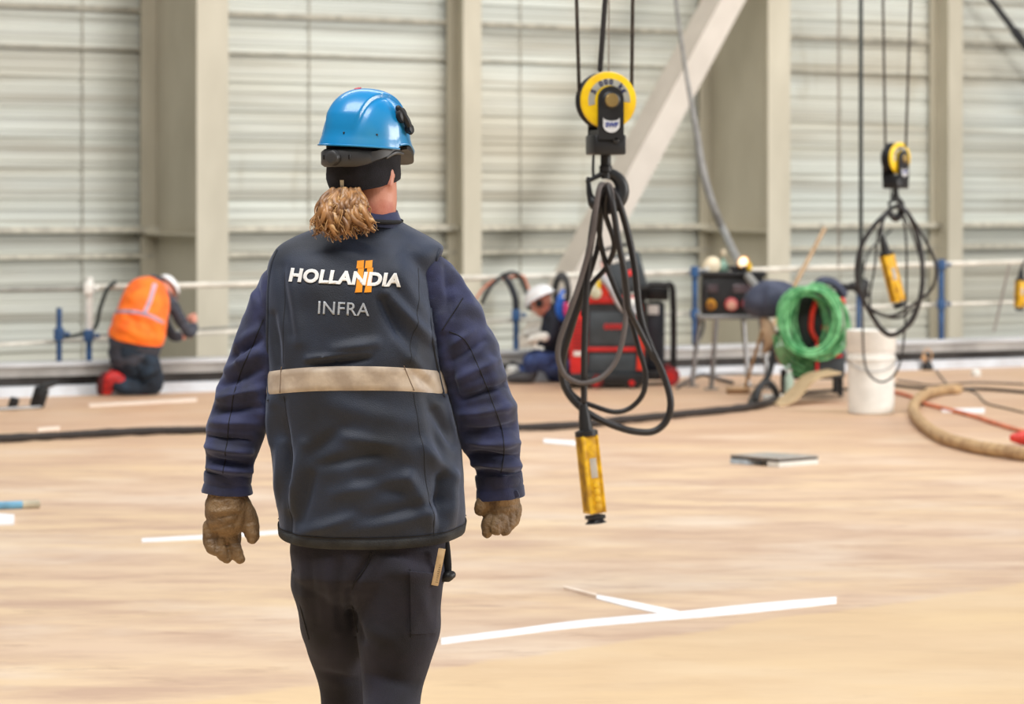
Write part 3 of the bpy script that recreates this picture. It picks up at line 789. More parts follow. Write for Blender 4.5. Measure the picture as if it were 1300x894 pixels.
for x in (458.5, 470):
    obj('logo_bar', patch(hitV, [(x-1,339),(x+6.5,338.5),(x+4.5,362),(x-3,362.5)], 0.0016, 0.001, 3), M_orangep, vest, smooth=False)

# --- gloves
def glove(pieces, vox, folds, seed):
    bm = NB()
    for kind, a in pieces:
        if kind == 'l': limb(bm, a, seg=20, n=6)
        else: ball(bm, P(*a[0]), a[1], a[2] if len(a) > 2 else None)
    b = remesh(bm, vox, 2); crease(b, folds, pxy, side=0); wob(b, 0.0016, 60, seed); return b
GFL = [(262,660,285,652,3,-.003),(268,648,300,645,3,.003),(266,670,300,662,3,-.0035),(275,676,276,698,2.2,-.005),(287,680,292,702,2.2,-.004),(262,640,278,650,4,.003),(306,652,300,668,3,-.004),(280,655,304,650,3,-.003),(262,684,274,682,2,-.003),(278,692,290,690,2,-.003),(290,690,302,688,2,-.003),(310,664,324,662,2,-.003)]
gl = obj('work_glove', glove(GL, 0.0034, GFL, 1.0), M_leather, man, angle=80, label='left leather work glove')
GFR = [(628,655,640,662,2.2,-.004),(637,660,636,676,2.2,-.004),(622,646,655,642,3,-.003),(630,636,655,634,3,.003),(646,655,648,670,2,-.004)]
gr = obj('work_glove', glove(GR, 0.0034, GFR, 3.0), M_leather, man, angle=80, label='right leather work glove')

# --- beanie
bm = NB(); seg = 96; rings = []
for i in range(26):
    t = i/25                                                       # 0 lower edge, 1 crown
    ring = []
    for k in range(seg):
        th = 2*PI*k/seg; c = math.cos(th); s = math.sin(th)
        zlow = -0.060+0.023*s-0.004*c                        # lower edge: lower at the nape, higher at the brow
        a = t*PI/2; z = zlow+(0.125-zlow)*math.sin(a)
        sc = 1.0 if z < 0.03 else math.sqrt(max(0.0, 1-((z-0.03)/0.10)**2)) if z < 0.13 else 0.0
        low = max(0, -z-0.045)
        rr = (0.0875-low*0.20)*sc, (0.111-low*0.32)*sc
        ring.append(bm.verts.new(hd(c*rr[0], -0.006+s*rr[1]+low*0.10, z)))
    rings.append(ring)
for i in range(25):
    for k in range(seg): bm.faces.new((rings[i][k], rings[i][(k+1)%seg], rings[i+1][(k+1)%seg], rings[i+1][k]))
inn = [bm.verts.new(HC+(v.co-HC)*0.955) for v in rings[0]]
for k in range(seg): bm.faces.new((rings[0][(k+1)%seg], rings[0][k], inn[k], inn[(k+1)%seg]))
wob(bm, 0.003, 16, 8)
cap = obj('knit_cap', bm, M_blackcloth, man, angle=80)
hitC = on_surface([cap])
obj('cap_label', patch(hitC, [(433.5,229),(438.5,229),(438.5,239),(434,239)], 0.001, 0.001, 4), mat('beige_tag', (206,200,180), 0.6), cap, smooth=False)

# --- hard hat
hat = obj  # alias kept short below
bm = NB(); seg = 128; NRH = 40; rings = []
def shell(th, t, off=0.0):
    """th around (0 = right, 90 = front), t 0 rim .. 1 crown"""
    c = math.cos(th); s = math.sin(th)
    ax, by, hz = 0.108, 0.131, 0.134
    zr = -0.010-0.004*abs(s)+0.016*math.exp(-((th-0.35)/0.5)**2)+0.016*math.exp(-((th-PI+0.35)/0.5)**2)
    a = t*PI/2; e = 0.80
    r = math.cos(a)**e; zz = math.sin(a)
    z = zr+(hz-zr)*zz
    x = ax*r*c; y = by*r*s
    if t < 0.10:                                                  # flared rim, longer at the peak
        k = (0.10-t)/0.10; x += c*0.006*k; y += s*(0.006+(0.018 if s > 0.55 else 0.0)*min(1,(s-0.55)*3 if s > 0.55 else 0))*k; z -= 0.004*k+(0.012*k*max(0,s-0.5))
    # raised crown panel running front to back, with a groove line at each side
    w = abs(x)/0.052
    rid = 0.0085*(1/(1+math.exp(max(-20,min(20,(w-1)*60)))))*min(1, max(0, (t-0.16)*5))
    gro = -0.0025*math.exp(-((w-1.12)/0.09)**2)*min(1, max(0, (t-0.10)*5))
    n = Vector((x/ax/ax, y/by/by, z/hz/hz*0.9)).normalized() if (abs(x)+abs(y)+abs(z)) > 1e-6 else Vector((0,0,1))
    p = Vector((x, y, z))+n*(rid+gro+off)
    return p
HT = HC+Vector((0,0,0.045)); HTR = HR @ RX(math.radians(-4)) @ RY(math.radians(2))
def hp(p): return HT+HTR @ p+Vector((0.002,0,0))
for i in range(NRH):
    t = (i/(NRH-1)); t = t**1.0
    rings.append([bm.verts.new(hp(shell(2*PI*k/seg, t))) for k in range(seg)])
for i in range(NRH-1):
    for k in range(seg): bm.faces.new((rings[i][k], rings[i][(k+1)%seg], rings[i+1][(k+1)%seg], rings[i+1][k]))
bmesh.ops.remove_doubles(bm, verts=rings[-1], dist=0.004)
inn = []
for i in range(0, NRH-6, 3): inn.append([bm.verts.new(hp(shell(2*PI*k/seg, i/(NRH-1), -0.004))) for k in range(seg)])
for k in range(seg): bm.faces.new((rings[0][(k+1)%seg], rings[0][k], inn[0][k], inn[0][(k+1)%seg]))
for i in range(len(inn)-1):
    for k in range(seg): bm.faces.new((inn[i][(k+1)%seg], inn[i][k], inn[i+1][k], inn[i+1][(k+1)%seg]))
hat = obj('hard_hat', bm, M_helmblue, man, angle=50)
# rim bead
bm = NB(); tube(bm, [hp(shell(2*PI*k/64, 0.004)) for k in range(65)], 0.0026, seg=6, n=1, smooth=False, cap='flat'); obj('rim', bm, M_helmblue, hat)
# dark grey harness band at the nape with the adjusting wheel
def band(th, z, off=0.0): return hd((0.094+off)*math.cos(th), -0.008+(0.118+off)*math.sin(th), z)
bm = NB(); n = 60; V = []
for i in range(n+1):
    th = math.radians(190+ (382-190)*i/n); bk = abs(th-math.radians(272))
    cz = 0.004+0.030*min(1,max(0,(bk-0.75)/0.9))**1.5; hh = 0.0235-0.009*min(1,max(0,(bk-0.55)/0.5))
    V.append([bm.verts.new(band(th, cz+hh, 0.0)), bm.verts.new(band(th, cz+hh*0.8, 0.006)), bm.verts.new(band(th, cz-hh*0.8, 0.006)), bm.verts.new(band(th, cz-hh, 0.0))])
for i in range(n):
    for k in range(4): bm.faces.new((V[i][k], V[i][(k+1)%4], V[i+1][(k+1)%4], V[i+1][k]))
bm.faces.new(V[0]); bm.faces.new(list(reversed(V[-1])))
hb = obj('harness_band', bm, M_dgrey, hat, angle=60)
bm = NB(); kc = band(math.radians(272), 0.004, 0.004); ka = (kc-hd(0,0,0.004)); ka.z = 0; ka.normalize()
lathe(bm, [(0.020,0),(0.021,0.004),(0.019,0.010),(0.0185,0.014),(0.016,0.016),(0.010,0.0165)], kc, ka, 40)
obj('adjusting_wheel', bm, M_dgrey, hb)
for dth in (-24, 24):
    bm = NB(); q = band(math.radians(272+dth), 0.006, 0.006); box(bm, q, (0.006,0.004,0.012), RZ(YAW), bev=0.001); obj('band_slot', bm, M_black, hb)
# side accessory clip on the right side of the shell, dark peak lining
bm = NB(); th = math.radians(8); q = shell(th, 0.36, 0.004); q2 = hp(q); nrm = (HTR @ Vector((1,0.15,0.25))).normalized()
lathe(bm, [(0.019,-0.004),(0.021,0.003),(0.020,0.009),(0.014,0.012),(0.006,0.013)], q2, nrm, 28); lathe(bm, [(0.010,0.0),(0.012,0.016),(0.004,0.018)], hp(shell(math.radians(16),0.17,0.004)), nrm, 16)
tube(bm, [hp(shell(math.radians(2),0.45,0.012)), hp(shell(math.radians(10),0.28,0.014)), hp(shell(math.radians(18),0.14,0.012))], [0.008,0.010,0.008], seg=12)
obj('side_clip', bm, M_black, hat)
bm = NB(); A = []
for i in range(25):
    th = math.radians(15+150*i/24); s = math.sin(th)
    o_ = hp(shell(th, 0.0)+Vector((0,0,-0.004))); i_ = hd(0.080*math.cos(th), -0.006+0.104*s, 0.030); d_ = Vector((0,0,-0.014*s-0.004))
    A.append([bm.verts.new(o_), bm.verts.new(o_+d_), bm.verts.new(i_+d_), bm.verts.new(i_)])
for i in range(24):
    for k in range(4): bm.faces.new((A[i][k], A[i][(k+1)%4], A[i+1][(k+1)%4], A[i+1][k]))
bm.faces.new(A[0]); bm.faces.new(list(reversed(A[-1])))
obj('peak_lining', bm, M_black, hat)
bm = NB(); tube(bm, [hd(0.095,-0.03,0.005), hd(0.098,0.0,0.018), hd(0.098,0.035,0.016)], [0.004,0.006,0.004], seg=8); obj('temple_strap', bm, M_dgrey, hat)
# rivets at the rim
for deg in (284, 328):
    bm = NB(); ball(bm, hp(shell(math.radians(deg), 0.13, 0.0)), 0.0028, u=10, v=8); obj('vent_hole', bm, M_black, hat)
bm = NB(); q = hp(shell(math.radians(262), 0.93, 0.0)); lathe(bm, [(0.010,-0.003),(0.010,0.0015),(0.006,0.002)], hp(shell(math.radians(258), 0.86, 0.0)), (HTR @ Vector((-0.05,-0.35,0.9))).normalized(), 20)
obj('red_sticker', bm, mat('faded_red', (206,70,90), 0.5), hat)

# --- wavy hair: locks gathered at the nape
M_hair = mat('light_brown_hair', (176,128,80), 0.45, c2=(92,62,40), scale=48, lo=0.34, hi=0.66, stretch=(1,1,0.5), detail=3, spec=0.6)
M_hair2 = mat('dark_blond_hair', (206,164,112), 0.42, c2=(140,100,62), scale=60, stretch=(1,1,0.5), spec=0.6)
rh = random.Random(11)
def lock(bm, k, thin):
    u = rh.random(); v = rh.random()
    x0 = 422+u*36; y0 = 240+rh.random()*4
    spread = (u-0.42)
    x1 = 435+spread*58+rh.uniform(-4,4)-4*v; y1 = 270+rh.uniform(-5,5)
    x2 = 433+spread*72+rh.uniform(-8,8); y2 = 293+rh.uniform(-6,13)-14*abs(spread)
    d0 = -0.080; d1 = -0.108-0.022*v; d2 = -0.105-0.03*v
    ph = rh.uniform(0, 6.28); am = rh.uniform(3.0,6.5) if not thin else rh.uniform(3,7); wv = rh.uniform(1.1,1.9)
    pts = []; rad = []
    base = crom([(x0,y0,d0),(x0+(x1-x0)*.5-(4 if spread<0 else -2),(y0+y1)/2,d0*0.4+d1*0.6),(x1,y1,d1),(x2,y2,d2)], 8)
    for i, b in enumerate(base):
        t = i/(len(base)-1); e = t**0.8
        pts.append(P(b[0]+am*e*math.sin(ph+t*wv*6.28), b[1]+am*0.5*e*math.cos(ph+t*wv*6.28), b[2]+0.010*e*math.cos(ph*1.7+t*wv*6.28)))
        rad.append((0.0010 if thin else 0.0056)*(0.5+1.0*math.sin(PI*min(1,0.18+0.72*t)))*(1 if t < 0.9 else 0.5))
    tube(bm, pts, rad, seg=5 if thin else 10, n=1, smooth=False)
bm = NB()
ball(bm, P(437,270,-0.088), (0.036,0.020,0.040))
for k in range(60): lock(bm, k, False)
hair = obj('hair', bm, M_hair, man, angle=60)
bm = NB()
for k in range(170): lock(bm, k, True)
obj('loose_strands', bm, M_hair2, hair, angle=60)
bm = NB()
for k in range(14): lock(bm, k, False)
obj('lighter_locks', bm, M_hair2, hair, angle=60)

# --- folding rule and tool in the thigh pocket: things of their own
bm = NB(); a = P(563,686,-0.122); b = P(554,731,-0.132); ax = (b-a).normalized()
for k in range(4):
    box(bm, a.lerp(b,0.4)+Vector((k*0.0042-0.006,0.003*k,0)), (0.0036,0.016,0.125), RY(math.atan2(a.x-b.x, a.z-b.z)) @ RZ(0.3), bev=0.0006)
fr = thing('folding_ruler', P(558,735,-0.09), 'pale wooden folding ruler in the right trouser pocket of the man in the blue hat', 'ruler')
bm.free()
M_rule = mat('pale_rule_wood', (214,186,146), 0.55, c2=(196,166,124), scale=30)
for k in range(3):
    bm = NB(); box(bm, a.lerp(b,0.60)+Vector((k*0.001,0.0045*k,0)), (0.0165,0.0036,0.096), RY(math.atan2(a.x-b.x, a.z-b.z)), bev=0.0006); o = obj('rule_leaf', bm, M_rule, fr)
for k in range(9):
    pass
bm = NB()
for k in range(16):
    t = 0.14+k*0.058; q = a.lerp(b,t)+Vector((0.004,-0.0021,0)); box(bm, q, (0.004 if k%5 else 0.007,0.0006,0.0009), RY(math.atan2(a.x-b.x, a.z-b.z)))
obj('scale_marks', bm, M_black, fr)
tl = thing('pocket_tool', P(569,735,-0.06), 'black tool handle hooked in the right trouser pocket beside the pale ruler', 'tool')
bm = NB(); tube(bm, [P(566,690,-0.055),P(568,712,-0.06),P(569,724,-0.062)], [0.012,0.012,0.010], seg=14, flat=0.6); obj('holster', bm, M_piping, tl)
bm = NB(); tube(bm, [P(563,730,-0.075),P(569,728,-0.075),P(574,726,-0.07)], [0.010,0.014,0.011], seg=16); obj('knob', bm, M_black, tl)
# ================================================================== HOISTS, HANGING CABLES, PENDANTS
HS = 320.0; HYd = F/HS
def Hk(px, py, dy=0.0): return Vector(((px-CX)/HS, HYd+dy, H+(HY-py)/HS))
M_rope = mat('steel_wire_rope', (70,62,54), 0.55, metal=0.3, c2=(46,40,36), scale=60)
M_ropedark = mat('black_lead', (40,38,40), 0.5)
root = thing('hook_block', Hk(769,150), 'large yellow and black hook block hanging in the middle, with a grey weight plate', 'hook block', None)
C0 = Hk(769,128)                                                   # sheave centre
bm = NB(); lathe(bm, [(0.02,-0.034),(0.106,-0.034),(0.110,-0.030),(0.110,-0.020),(0.092,-0.012),(0.088,0),(0.092,0.012),(0.110,0.020),(0.110,0.030),(0.106,0.034),(0.02,0.034)], C0, (0,-1,0), 64)
obj('sheave', bm, M_black, root)
for s in (-1, 1):                                                  # yellow cover discs
    bm = NB(); lathe(bm, [(0.02,0.0),(0.112,0.0),(0.1145,0.004),(0.1145,0.010),(0.110,0.016),(0.085,0.021),(0.02,0.022)], C0+Vector((0,s*0.030,0)), (0,s,0), 64)
    cd = obj('cover_disc', bm, M_yellow if s == -1 else M_blackmetal, root)
    # grey rating label: an arc band
    if s == -1:
        bm = NB(); n = 40; V = []
        for i in range(n+1):
            t = math.radians(195-200*i/n); q = []
            for rr, yy in ((0.060,0.0225),(0.086,0.0222)):
                q.append(bm.verts.new(C0+Vector((rr*math.cos(t), -0.030-yy, rr*math.sin(t)))))
            for rr, yy in ((0.086,0.0195),(0.060,0.0205)):
                q.append(bm.verts.new(C0+Vector((rr*math.cos(t), -0.030-yy, rr*math.sin(t)))))
            V.append(q)
        for i in range(n):
            for k in range(4): bm.faces.new((V[i][k], V[i][(k+1)%4], V[i+1][(k+1)%4], V[i+1][k]))
        bm.faces.new(V[0]); bm.faces.new(list(reversed(V[-1])))
        obj('weight_label', bm, mat('grey_label', (170,170,160), 0.5), cd)
        bm = NB(); txt = '5 000 kg'
        for i, ch in enumerate(txt):
            if ch == ' ': continue
            a = math.radians(152-i*17.0); tb_ = text_bm(ch, 0.030, 0.0006, 0.0012)
            merge(bm, tb_, RY(-(a-PI/2)), C0+Vector((0.073*math.cos(a), -0.0535, 0.073*math.sin(a))))
        obj('lettering', bm, mat('dark_blue_print', (26,34,80), 0.5), cd, smooth=False)
for s in (-1, 1):                                                  # side plates with rounded heads
    bm = NB(); y = C0.y+s*0.066; pl = []
    for k in range(17):
        a = math.radians(180*k/16); pl.append((C0.x+0.052*math.cos(a), y, C0.z+0.004+0.052*math.sin(a)))
    pl += [(C0.x-0.052, y, C0.z-0.155), (C0.x+0.052, y, C0.z-0.155)]
    prism(bm, pl, (0, s*0.014, 0)); sp = obj('side_plate', bm, M_blackmetal, root, angle=30)
    bm = NB(); lathe(bm, [(0.034,-0.012),(0.036,0.002),(0.030,0.006)], (C0.x, y+s*0.014, C0.z+0.000), (0,s,0), 32); obj('boss', bm, M_blackmetal, sp)
    bm = NB(); lathe(bm, [(0.027,0),(0.027,0.010),(0.024,0.013),(0.006,0.0135)], (C0.x, y+s*0.016, C0.z+0.000), (0,s,0), 32); obj('axle_pin', bm, mat('dull_brass', (172,146,92), 0.4, metal=0.6), sp)
    if s == -1:
        bm = NB(); c = Vector((C0.x, y-0.0155, C0.z-0.098)); pl = []
        for k in range(13):
            a = math.radians(180+180*k/12); pl.append((c.x+0.034*math.cos(a), c.y, c.z+0.030*math.sin(a)))
        for k in range(9):
            a = math.radians(0+180*k/8); pl.append((c.x+0.034*math.cos(PI*k/8), c.y, c.z+0.030-0.014*math.sin(PI*k/8)))
        prism(bm, pl, (0,-0.002,0)); bd = obj('badge', bm, mat('white_badge', (222,224,226), 0.4), sp, smooth=False)
        merge_b = text_bm('SWF', 0.026, 0.0008, 0.0010, 0.1)
        for v in merge_b.verts: v.co += c+Vector((0,-0.0035,0.0))
        obj('lettering', merge_b, mat('blue_print', (34,60,150), 0.5), bd, smooth=False)
bm = NB(); box(bm, (C0.x, C0.y, C0.z-0.132), (0.10,0.126,0.03)); obj('spacer', bm, M_blackmetal, root)
bm = NB(); bx = Vector((C0.x, C0.y, C0.z-0.175)); box(bm, bx, (0.130,0.140,0.080), bev=0.008); cr_ = obj('crosshead', bm, M_blackmetal, root)
for s in (-1,1):
    bm = NB(); lathe(bm, [(0.014,0),(0.014,0.008),(0.010,0.010)], bx+Vector((0.02,s*0.070,0.018)), (0,s,0), 6); obj('bolt', bm, M_blackmetal, cr_)
bm = NB(); tz = bx.z-0.035; lathe(bm, [(0.021,0.03),(0.021,-0.045),(0.026,-0.05),(0.026,-0.07),(0.018,-0.075),(0.018,-0.10)], (C0.x, C0.y, tz), (0,0,1), 24); obj('hook_nut', bm, M_blackmetal, root)
hc = Vector((C0.x+0.0, C0.y, tz-0.145)); R_h = 0.068
bm = NB(); pts = []; rad = []
pts.append(Vector((C0.x, C0.y, tz-0.06))); rad.append(0.019); pts.append(Vector((C0.x+0.012, C0.y, tz-0.082))); rad.append(0.021)
for k in range(15):
    a = math.radians(72-17.5*k); pts.append(hc+Vector((R_h*math.cos(a), 0, R_h*math.sin(a)))); rad.append(0.022+0.008*math.sin(PI*k/14) if k < 13 else 0.018-(k-12)*0.003)
pts.append(hc+Vector((-R_h-0.004,0,0.045))); rad.append(0.009)
tube(bm, pts, rad, seg=20, n=4, flat=0.75); hk = obj('hook', bm, M_blackmetal, root)
bm = NB(); tube(bm, [Vector((C0.x-0.010,C0.y,tz-0.078)), hc+Vector((-0.035,0,0.055)), hc+Vector((-R_h-0.006,0,0.036))], [0.013,0.010,0.009], seg=10, flat=1.3); tube(bm,[Vector((C0.x-0.05,C0.y,tz-0.0)),Vector((C0.x-0.052,C0.y,tz-0.06)),hc+Vector((-0.05,0,0.05))],[0.005,0.006,0.006],seg=8); obj('safety_latch', bm, M_blackmetal, hk)
# ropes of the large block, up to the crane above the frame
TOPZ = 9.0
def rope(name, a, b, r, m, lab, grp=None, cat='rope'):
    bm = NB(); tube(bm, [a, a.lerp(b,0.5), b], r, seg=8, n=2)
    return tag(obj(name, bm, m), lab, cat, grp)
def up(px0, py0, px1, py1, k):                                    # continue the line beyond the frame
    return px0+(px1-px0)*k, py0+(py1-py0)*k
def ropepx(Fn, x0, y0, x1, y1, dy, z=TOPZ):
    a = Fn(x0, y0, dy); b = Fn(x1, y1, dy); k = (z-a.z)/(b.z-a.z); return a, a+(b-a)*k
a, b = ropepx(Hk, 735.5, 126, 732, 0, 0.0); rope('wire_rope', a, b, 0.0075, M_rope, 'left wire rope running up from the large yellow hook block')
a, b = ropepx(Hk, 802, 122, 803.5, 0, 0.02); rope('wire_rope', a, b, 0.0075, M_rope, 'right wire rope running up from the large yellow hook block')
a, b = ropepx(Hk, 762, 88, 768.5, 0, 0.02); b = b; rope('wire_rope', a, b, 0.0105, M_ropedark, 'thick dark middle rope rising from the top of the large yellow hook block')
a, b = ropepx(Hk, 776, 150, 776.5, 0, 0.35); rope('signal_line', a, b, 0.003, mat('pale_line', (150,140,130), 0.6), 'faint thin line hanging just behind the large yellow hook block', cat='line')
root.rotation_euler = (0, 0, math.radians(14))

# small hook block: the same kind, turned away, farther off
S2 = 178.0; Y2 = F/S2
def Hs(px, py, dy=0.0): return Vector(((px-CX)/S2, Y2+dy, H+(HY-py)/S2))
rb = dup(root, Hs(1137.5,211.5), math.radians(44), 1.0, 'smaller looking yellow and black hook block at the right, farther away')
rb.location = Hs(1137,213.5)
root['group'] = rb['group'] = 'crane hook blocks'
for x0,y0,x1,y1,nm in ((1124,186,1121,0,'left'),(1150,186,1156,0,'right')):
    a, b = ropepx(Hs, x0,y0,x1,y1,0); rope('wire_rope', a, b, 0.009, M_rope, nm+' wire rope running up from the smaller hook block at the right')
def Y3(px, py, dy=0): return W(px, py, 24.0+dy)
a = Y3(1093,375); b = Y3(1093,0); b = a+(b-a)*((TOPZ-a.z)/(b.z-a.z)); rope('hanging_lead', a, b, 0.016, mat('dark_green_lead', (44,52,50), 0.5), 'dark straight cable hanging left of the smaller hook block', cat='cable')
a = Y3(1064,340,4); b = Y3(1064,0,4); b = a+(b-a)*((TOPZ-a.z)/(b.z-a.z)); rope('thin_line', a, b, 0.006, mat('pale_line', (150,140,130), 0.6), 'very thin pale line hanging at the right of the wide column', cat='line')

# looped control cable on the large hook
def loop_obj(name, Fn, loops, m, lab, cat='cable', grp=None, mats=None):
    bm = NB(); idx = []
    for j, (r, pts) in enumerate(loops):
        k0 = len(bm.faces); tube(bm, [Fn(*p) for p in pts], r*0.86, seg=12, n=8); bm.faces.ensure_lookup_table()
        if mats:
            for f in bm.faces[k0:]: f.material_index = mats[j]
    o = obj(name, bm, m, angle=60); return tag(o, lab, cat, grp)
loops = [
 (0.0125,[(768,236,-.03),(760,240,-.07),(751,300,-.08),(738,350,-.08),(724,392,-.08),(711,428,-.08),(708,452,-.08),(716,474,-.08),(732,484,-.08),(748,484,-.08),(766,476,-.07),(782,456,-.06),(791,425,-.05),(794,392,-.04),(791,345,-.03),(782,290,-.02),(775,240,-.05),(768,236,-.03)]),
 (0.0125,[(770,237,.0),(765,250,.05),(760,310,.06),(742,370,.06),(726,420,.06),(717,455,.06),(720,490,.06),(735,508,.05),(758,518,.05),(782,524,.04),(802,518,.04),(817,500,.03),(820,475,.03),(812,445,.03),(802,410,.04),(783,370,.05),(768,330,.05),(761,290,.03),(766,250,.0),(770,237,.0)]),
 (0.0165,[(778,242,.0),(786,258,.0),(797,295,.01),(806,340,.01),(813,400,.01),(826,440,.0),(842,475,.0),(851,508,-.01),(847,532,-.01),(831,547,-.01),(808,548,-.01),(784,542,-.01),(758,531,0),(735,516,.02),(718,494,.03),(713,465,.03),(722,425,.02),(736,380,.01),(748,320,0),(757,270,-.02),(765,242,-.03)]),
 (0.0150,[(772,238,-.05),(777,260,-.07),(785,310,-.07),(793,350,-.06),(797,390,-.05)]),
 (0.0140,[(797,390,-.05),(812,420,-.02),(830,455,0.0)]),
 (0.0125,[(772,238,-.05),(768,270,-.02),(780,310,.02),(770,340,.06),(750,365,.08),(741,400,.03)]),
 (0.0150,[(767,238,-.04),(755,270,-.05),(746,340,-.055),(742,420,-.06),(741,470,-.06),(741,508,-.06)]),
]
LM = [1,0,0,0,0,0,0]
coil = loop_obj('looped_control_cable', Hk, loops, [M_cable, M_cable2], 'thick black cable looped many times over the large hook, hanging down', mats=LM)
def pendant(Fn, top, bot, hw, S, lab, dy=-0.06, cab=None):
    a = Fn(*top, dy); b = Fn(*bot, dy); L_ = (a-b).length; ax = (a-b).normalized()
    ang = math.atan2(ax.x, ax.z); r = thing('pendant_control', a.lerp(b,1.0), lab, 'crane control')
    rot = RY(ang) @ RZ(0.35)
    def q(t, x=0, y=0): return a.lerp(b, t)+rot @ Vector((x, y, 0))
    w = hw*2/S
    bm = NB(); box(bm, q(0.5), (w*0.86, w*0.95, L_*0.96), rot, bev=w*0.16); hsg = obj('housing', bm, M_yellow2, r)
    for s in (-1, 1):
        bm = NB(); box(bm, q(0.5, s*w*0.36), (w*0.14, w*1.05, L_*0.95), rot, bev=w*0.05); obj('side_ridge', bm, M_yellow2, hsg)
    bm = NB(); box(bm, q(0.42, 0, -w*0.485), (w*0.34, 0.004, L_*0.24), rot, bev=0.001); obj('rating_plate', bm, mat('grey_plate', (180,172,160), 0.5), hsg)
    for k in range(4):
        bm = NB(); c = q(0.62+0.09*k, 0, -w*0.46); lathe(bm, [(w*0.16,0),(w*0.16,0.010),(w*0.10,0.012)], c, rot @ Vector((0,-1,0)), 16); obj('push_button', bm, M_yellow2, hsg)
    bm = NB(); box(bm, q(1.025), (w*0.80, w*0.86, L_*0.05), rot, bev=w*0.06); 
    tube(bm, [q(1.04), q(1.075), q(1.10)], [w*0.36, w*0.42, w*0.54], seg=16, smooth=False, cap='flat'); obj('rubber_foot', bm, M_black, r)
    bm = NB(); tube(bm, [q(0.03), q(-0.03), q(-0.05), q(-0.18), q(-0.36)], [w*0.56, w*0.56, w*0.34, w*0.30, w*0.20], seg=16, smooth=False, cap='flat'); obj('cable_gland', bm, M_black, r)
    return r
pendant(Hk, (744,549), (755,652), 13.0, HS, 'large worn yellow pendant control with black foot hanging above the floor')
Hs0 = Hs
loops2 = [
 (0.020,[(1138,262,-.02),(1150,268,0),(1163,290,.05),(1172,330,.06),(1170,375,.05),(1155,410,.03),(1130,425,0),(1106,400,-.03),(1088,360,-.05),(1090,320,-.05),(1106,290,-.04),(1130,266,-.02)]),
 (0.013,[(1140,262,0),(1152,272,-.05),(1170,300,-.08),(1186,335,-.08),(1182,365,-.07),(1160,385,-.06),(1130,401,-.06),(1105,394,-.06)]),
 (0.009,[(1136,262,0),(1118,290,.06),(1112,340,.08),(1106,380,.08),(1112,410,.08),(1130,428,.08),(1150,420,.08),(1165,400,.06),(1174,355,.05),(1160,300,.03),(1142,264,0)]),
 (0.009,[(1148,270,.1),(1153,310,.11),(1153,380,.11),(1149,440,.11),(1141,472,.11),(1124,486,.11),(1107,478,.11),(1099,455,.11),(1097,400,.10),(1096,375,.09)]),
 (0.014,[(1134,262,.0),(1120,280,-.06),(1117,300,-.08),(1121,318,-.10)]),
 (0.010,[(1100,388,-.03),(1120,400,-.05),(1140,403,-.05),(1160,392,-.02)]),
]
loop_obj('looped_control_cable', Hs, loops2, [M_cable], 'thinner black cable looped on the smaller hook block at the right')
pendant(Hs, (1123,322), (1138.5,384), 8.2, S2, 'small yellow pendant control tilted among the cable loops at the right', dy=-0.10)
# pendant at the right edge
def He(px, py, dy=0.0): return W(px, py, 27.0+dy)
pendant(He, (1296,355), (1294.5,391), 6.0, F/27.0, 'yellow pendant control cut off by the right edge of the picture', dy=0)
bm = NB(); tube(bm, [He(1296,345), He(1298,337), He(1304,330), He(1318,322), He(1326,250), He(1326,-100)], 0.012, seg=8); tag(obj('hanging_lead', bm, M_cable), 'black cable curving down to the pendant at the right edge', 'cable')

# long grey hose hanging from above at the wall brace
def Yw(px, py, dy=0): return W(px, py, 30.0+dy)
pts = [(846,-160),(852,-60),(858,0),(866,60),(874,110),(884,165),(892,215),(905,260),(922,300),(941,338),(962,366)]
bm = NB(); tube(bm, [Yw(*p) if p[1] < 300 else W(p[0],p[1],30.0-(p[1]-300)*0.062) for p in pts], [0.018,0.018,0.018,0.018,0.02,0.03,0.036,0.036,0.036,0.036,0.036], seg=12); tag(obj('hanging_hose', bm, mat('grey_hose', (150,150,148), 0.55)), 'grey hose sagging from the roof down to the dark roll beside the socket box', 'hose')
# ================================================================== EQUIPMENT ALONG THE DECK EDGE
def mk(S):
    Y = F/S
    def f(px, py, dy=0.0): return Vector(((px-CX)/S, Y+dy, H+(HY-py)/S))
    return f
def bx_(bm, Fn, x0, y0, x1, y1, d0, d1, rot=None, bev=0.0):
    """box whose front face spans the pixels at depth offset d0, going back to d1"""
    a = Fn(x0, y1, 0); b = Fn(x1, y0, 0); c = (a+b)/2; c.y = a.y+(d0+d1)/2
    return box(bm, c, (abs(b.x-a.x), d1-d0, abs(b.z-a.z)), rot, bev)
# ---- welding machine
G = mk(148.0)
M_rubber = mat('wheel_rubber', (40,38,38), 0.8)
wm = thing('welding_machine', G(770,493,0.3), 'red and dark grey welding machine on a wheeled cart behind the hanging cables', 'welding machine')
bm = NB(); pl = [(730,389),(742,378),(806,378),(814,388),(817,480),(726,480),(724,440)]
prism(bm, [G(x,y,0.0) for x,y in pl], (0,0.55,0)); bmesh.ops.bevel(bm, geom=[e for e in bm.edges], offset=0.008, segments=1, affect='EDGES'); obj('body', bm, M_dark, wm, angle=30)
bm = NB(); prism(bm, [G(x,y,-0.03) for x,y in ((727,400),(746,392),(745,462),(742,473),(725,475),(723,440))], (0,0.60,0)); rp = obj('side_panel', bm, M_red, wm, smooth=False, label='red louvred side panel')
for k in range(9):
    bm = NB(); bx_(bm, G, 727, 407+k*5, 743, 409+k*5, -0.036, -0.02); obj('louvre', bm, mat('dark_red', (120,16,18), 0.5), rp, smooth=False)
bm = NB(); bx_(bm, G, 728, 446, 742, 452, -0.04, -0.02, bev=0.004); obj('plate', bm, M_whiteplastic, rp)
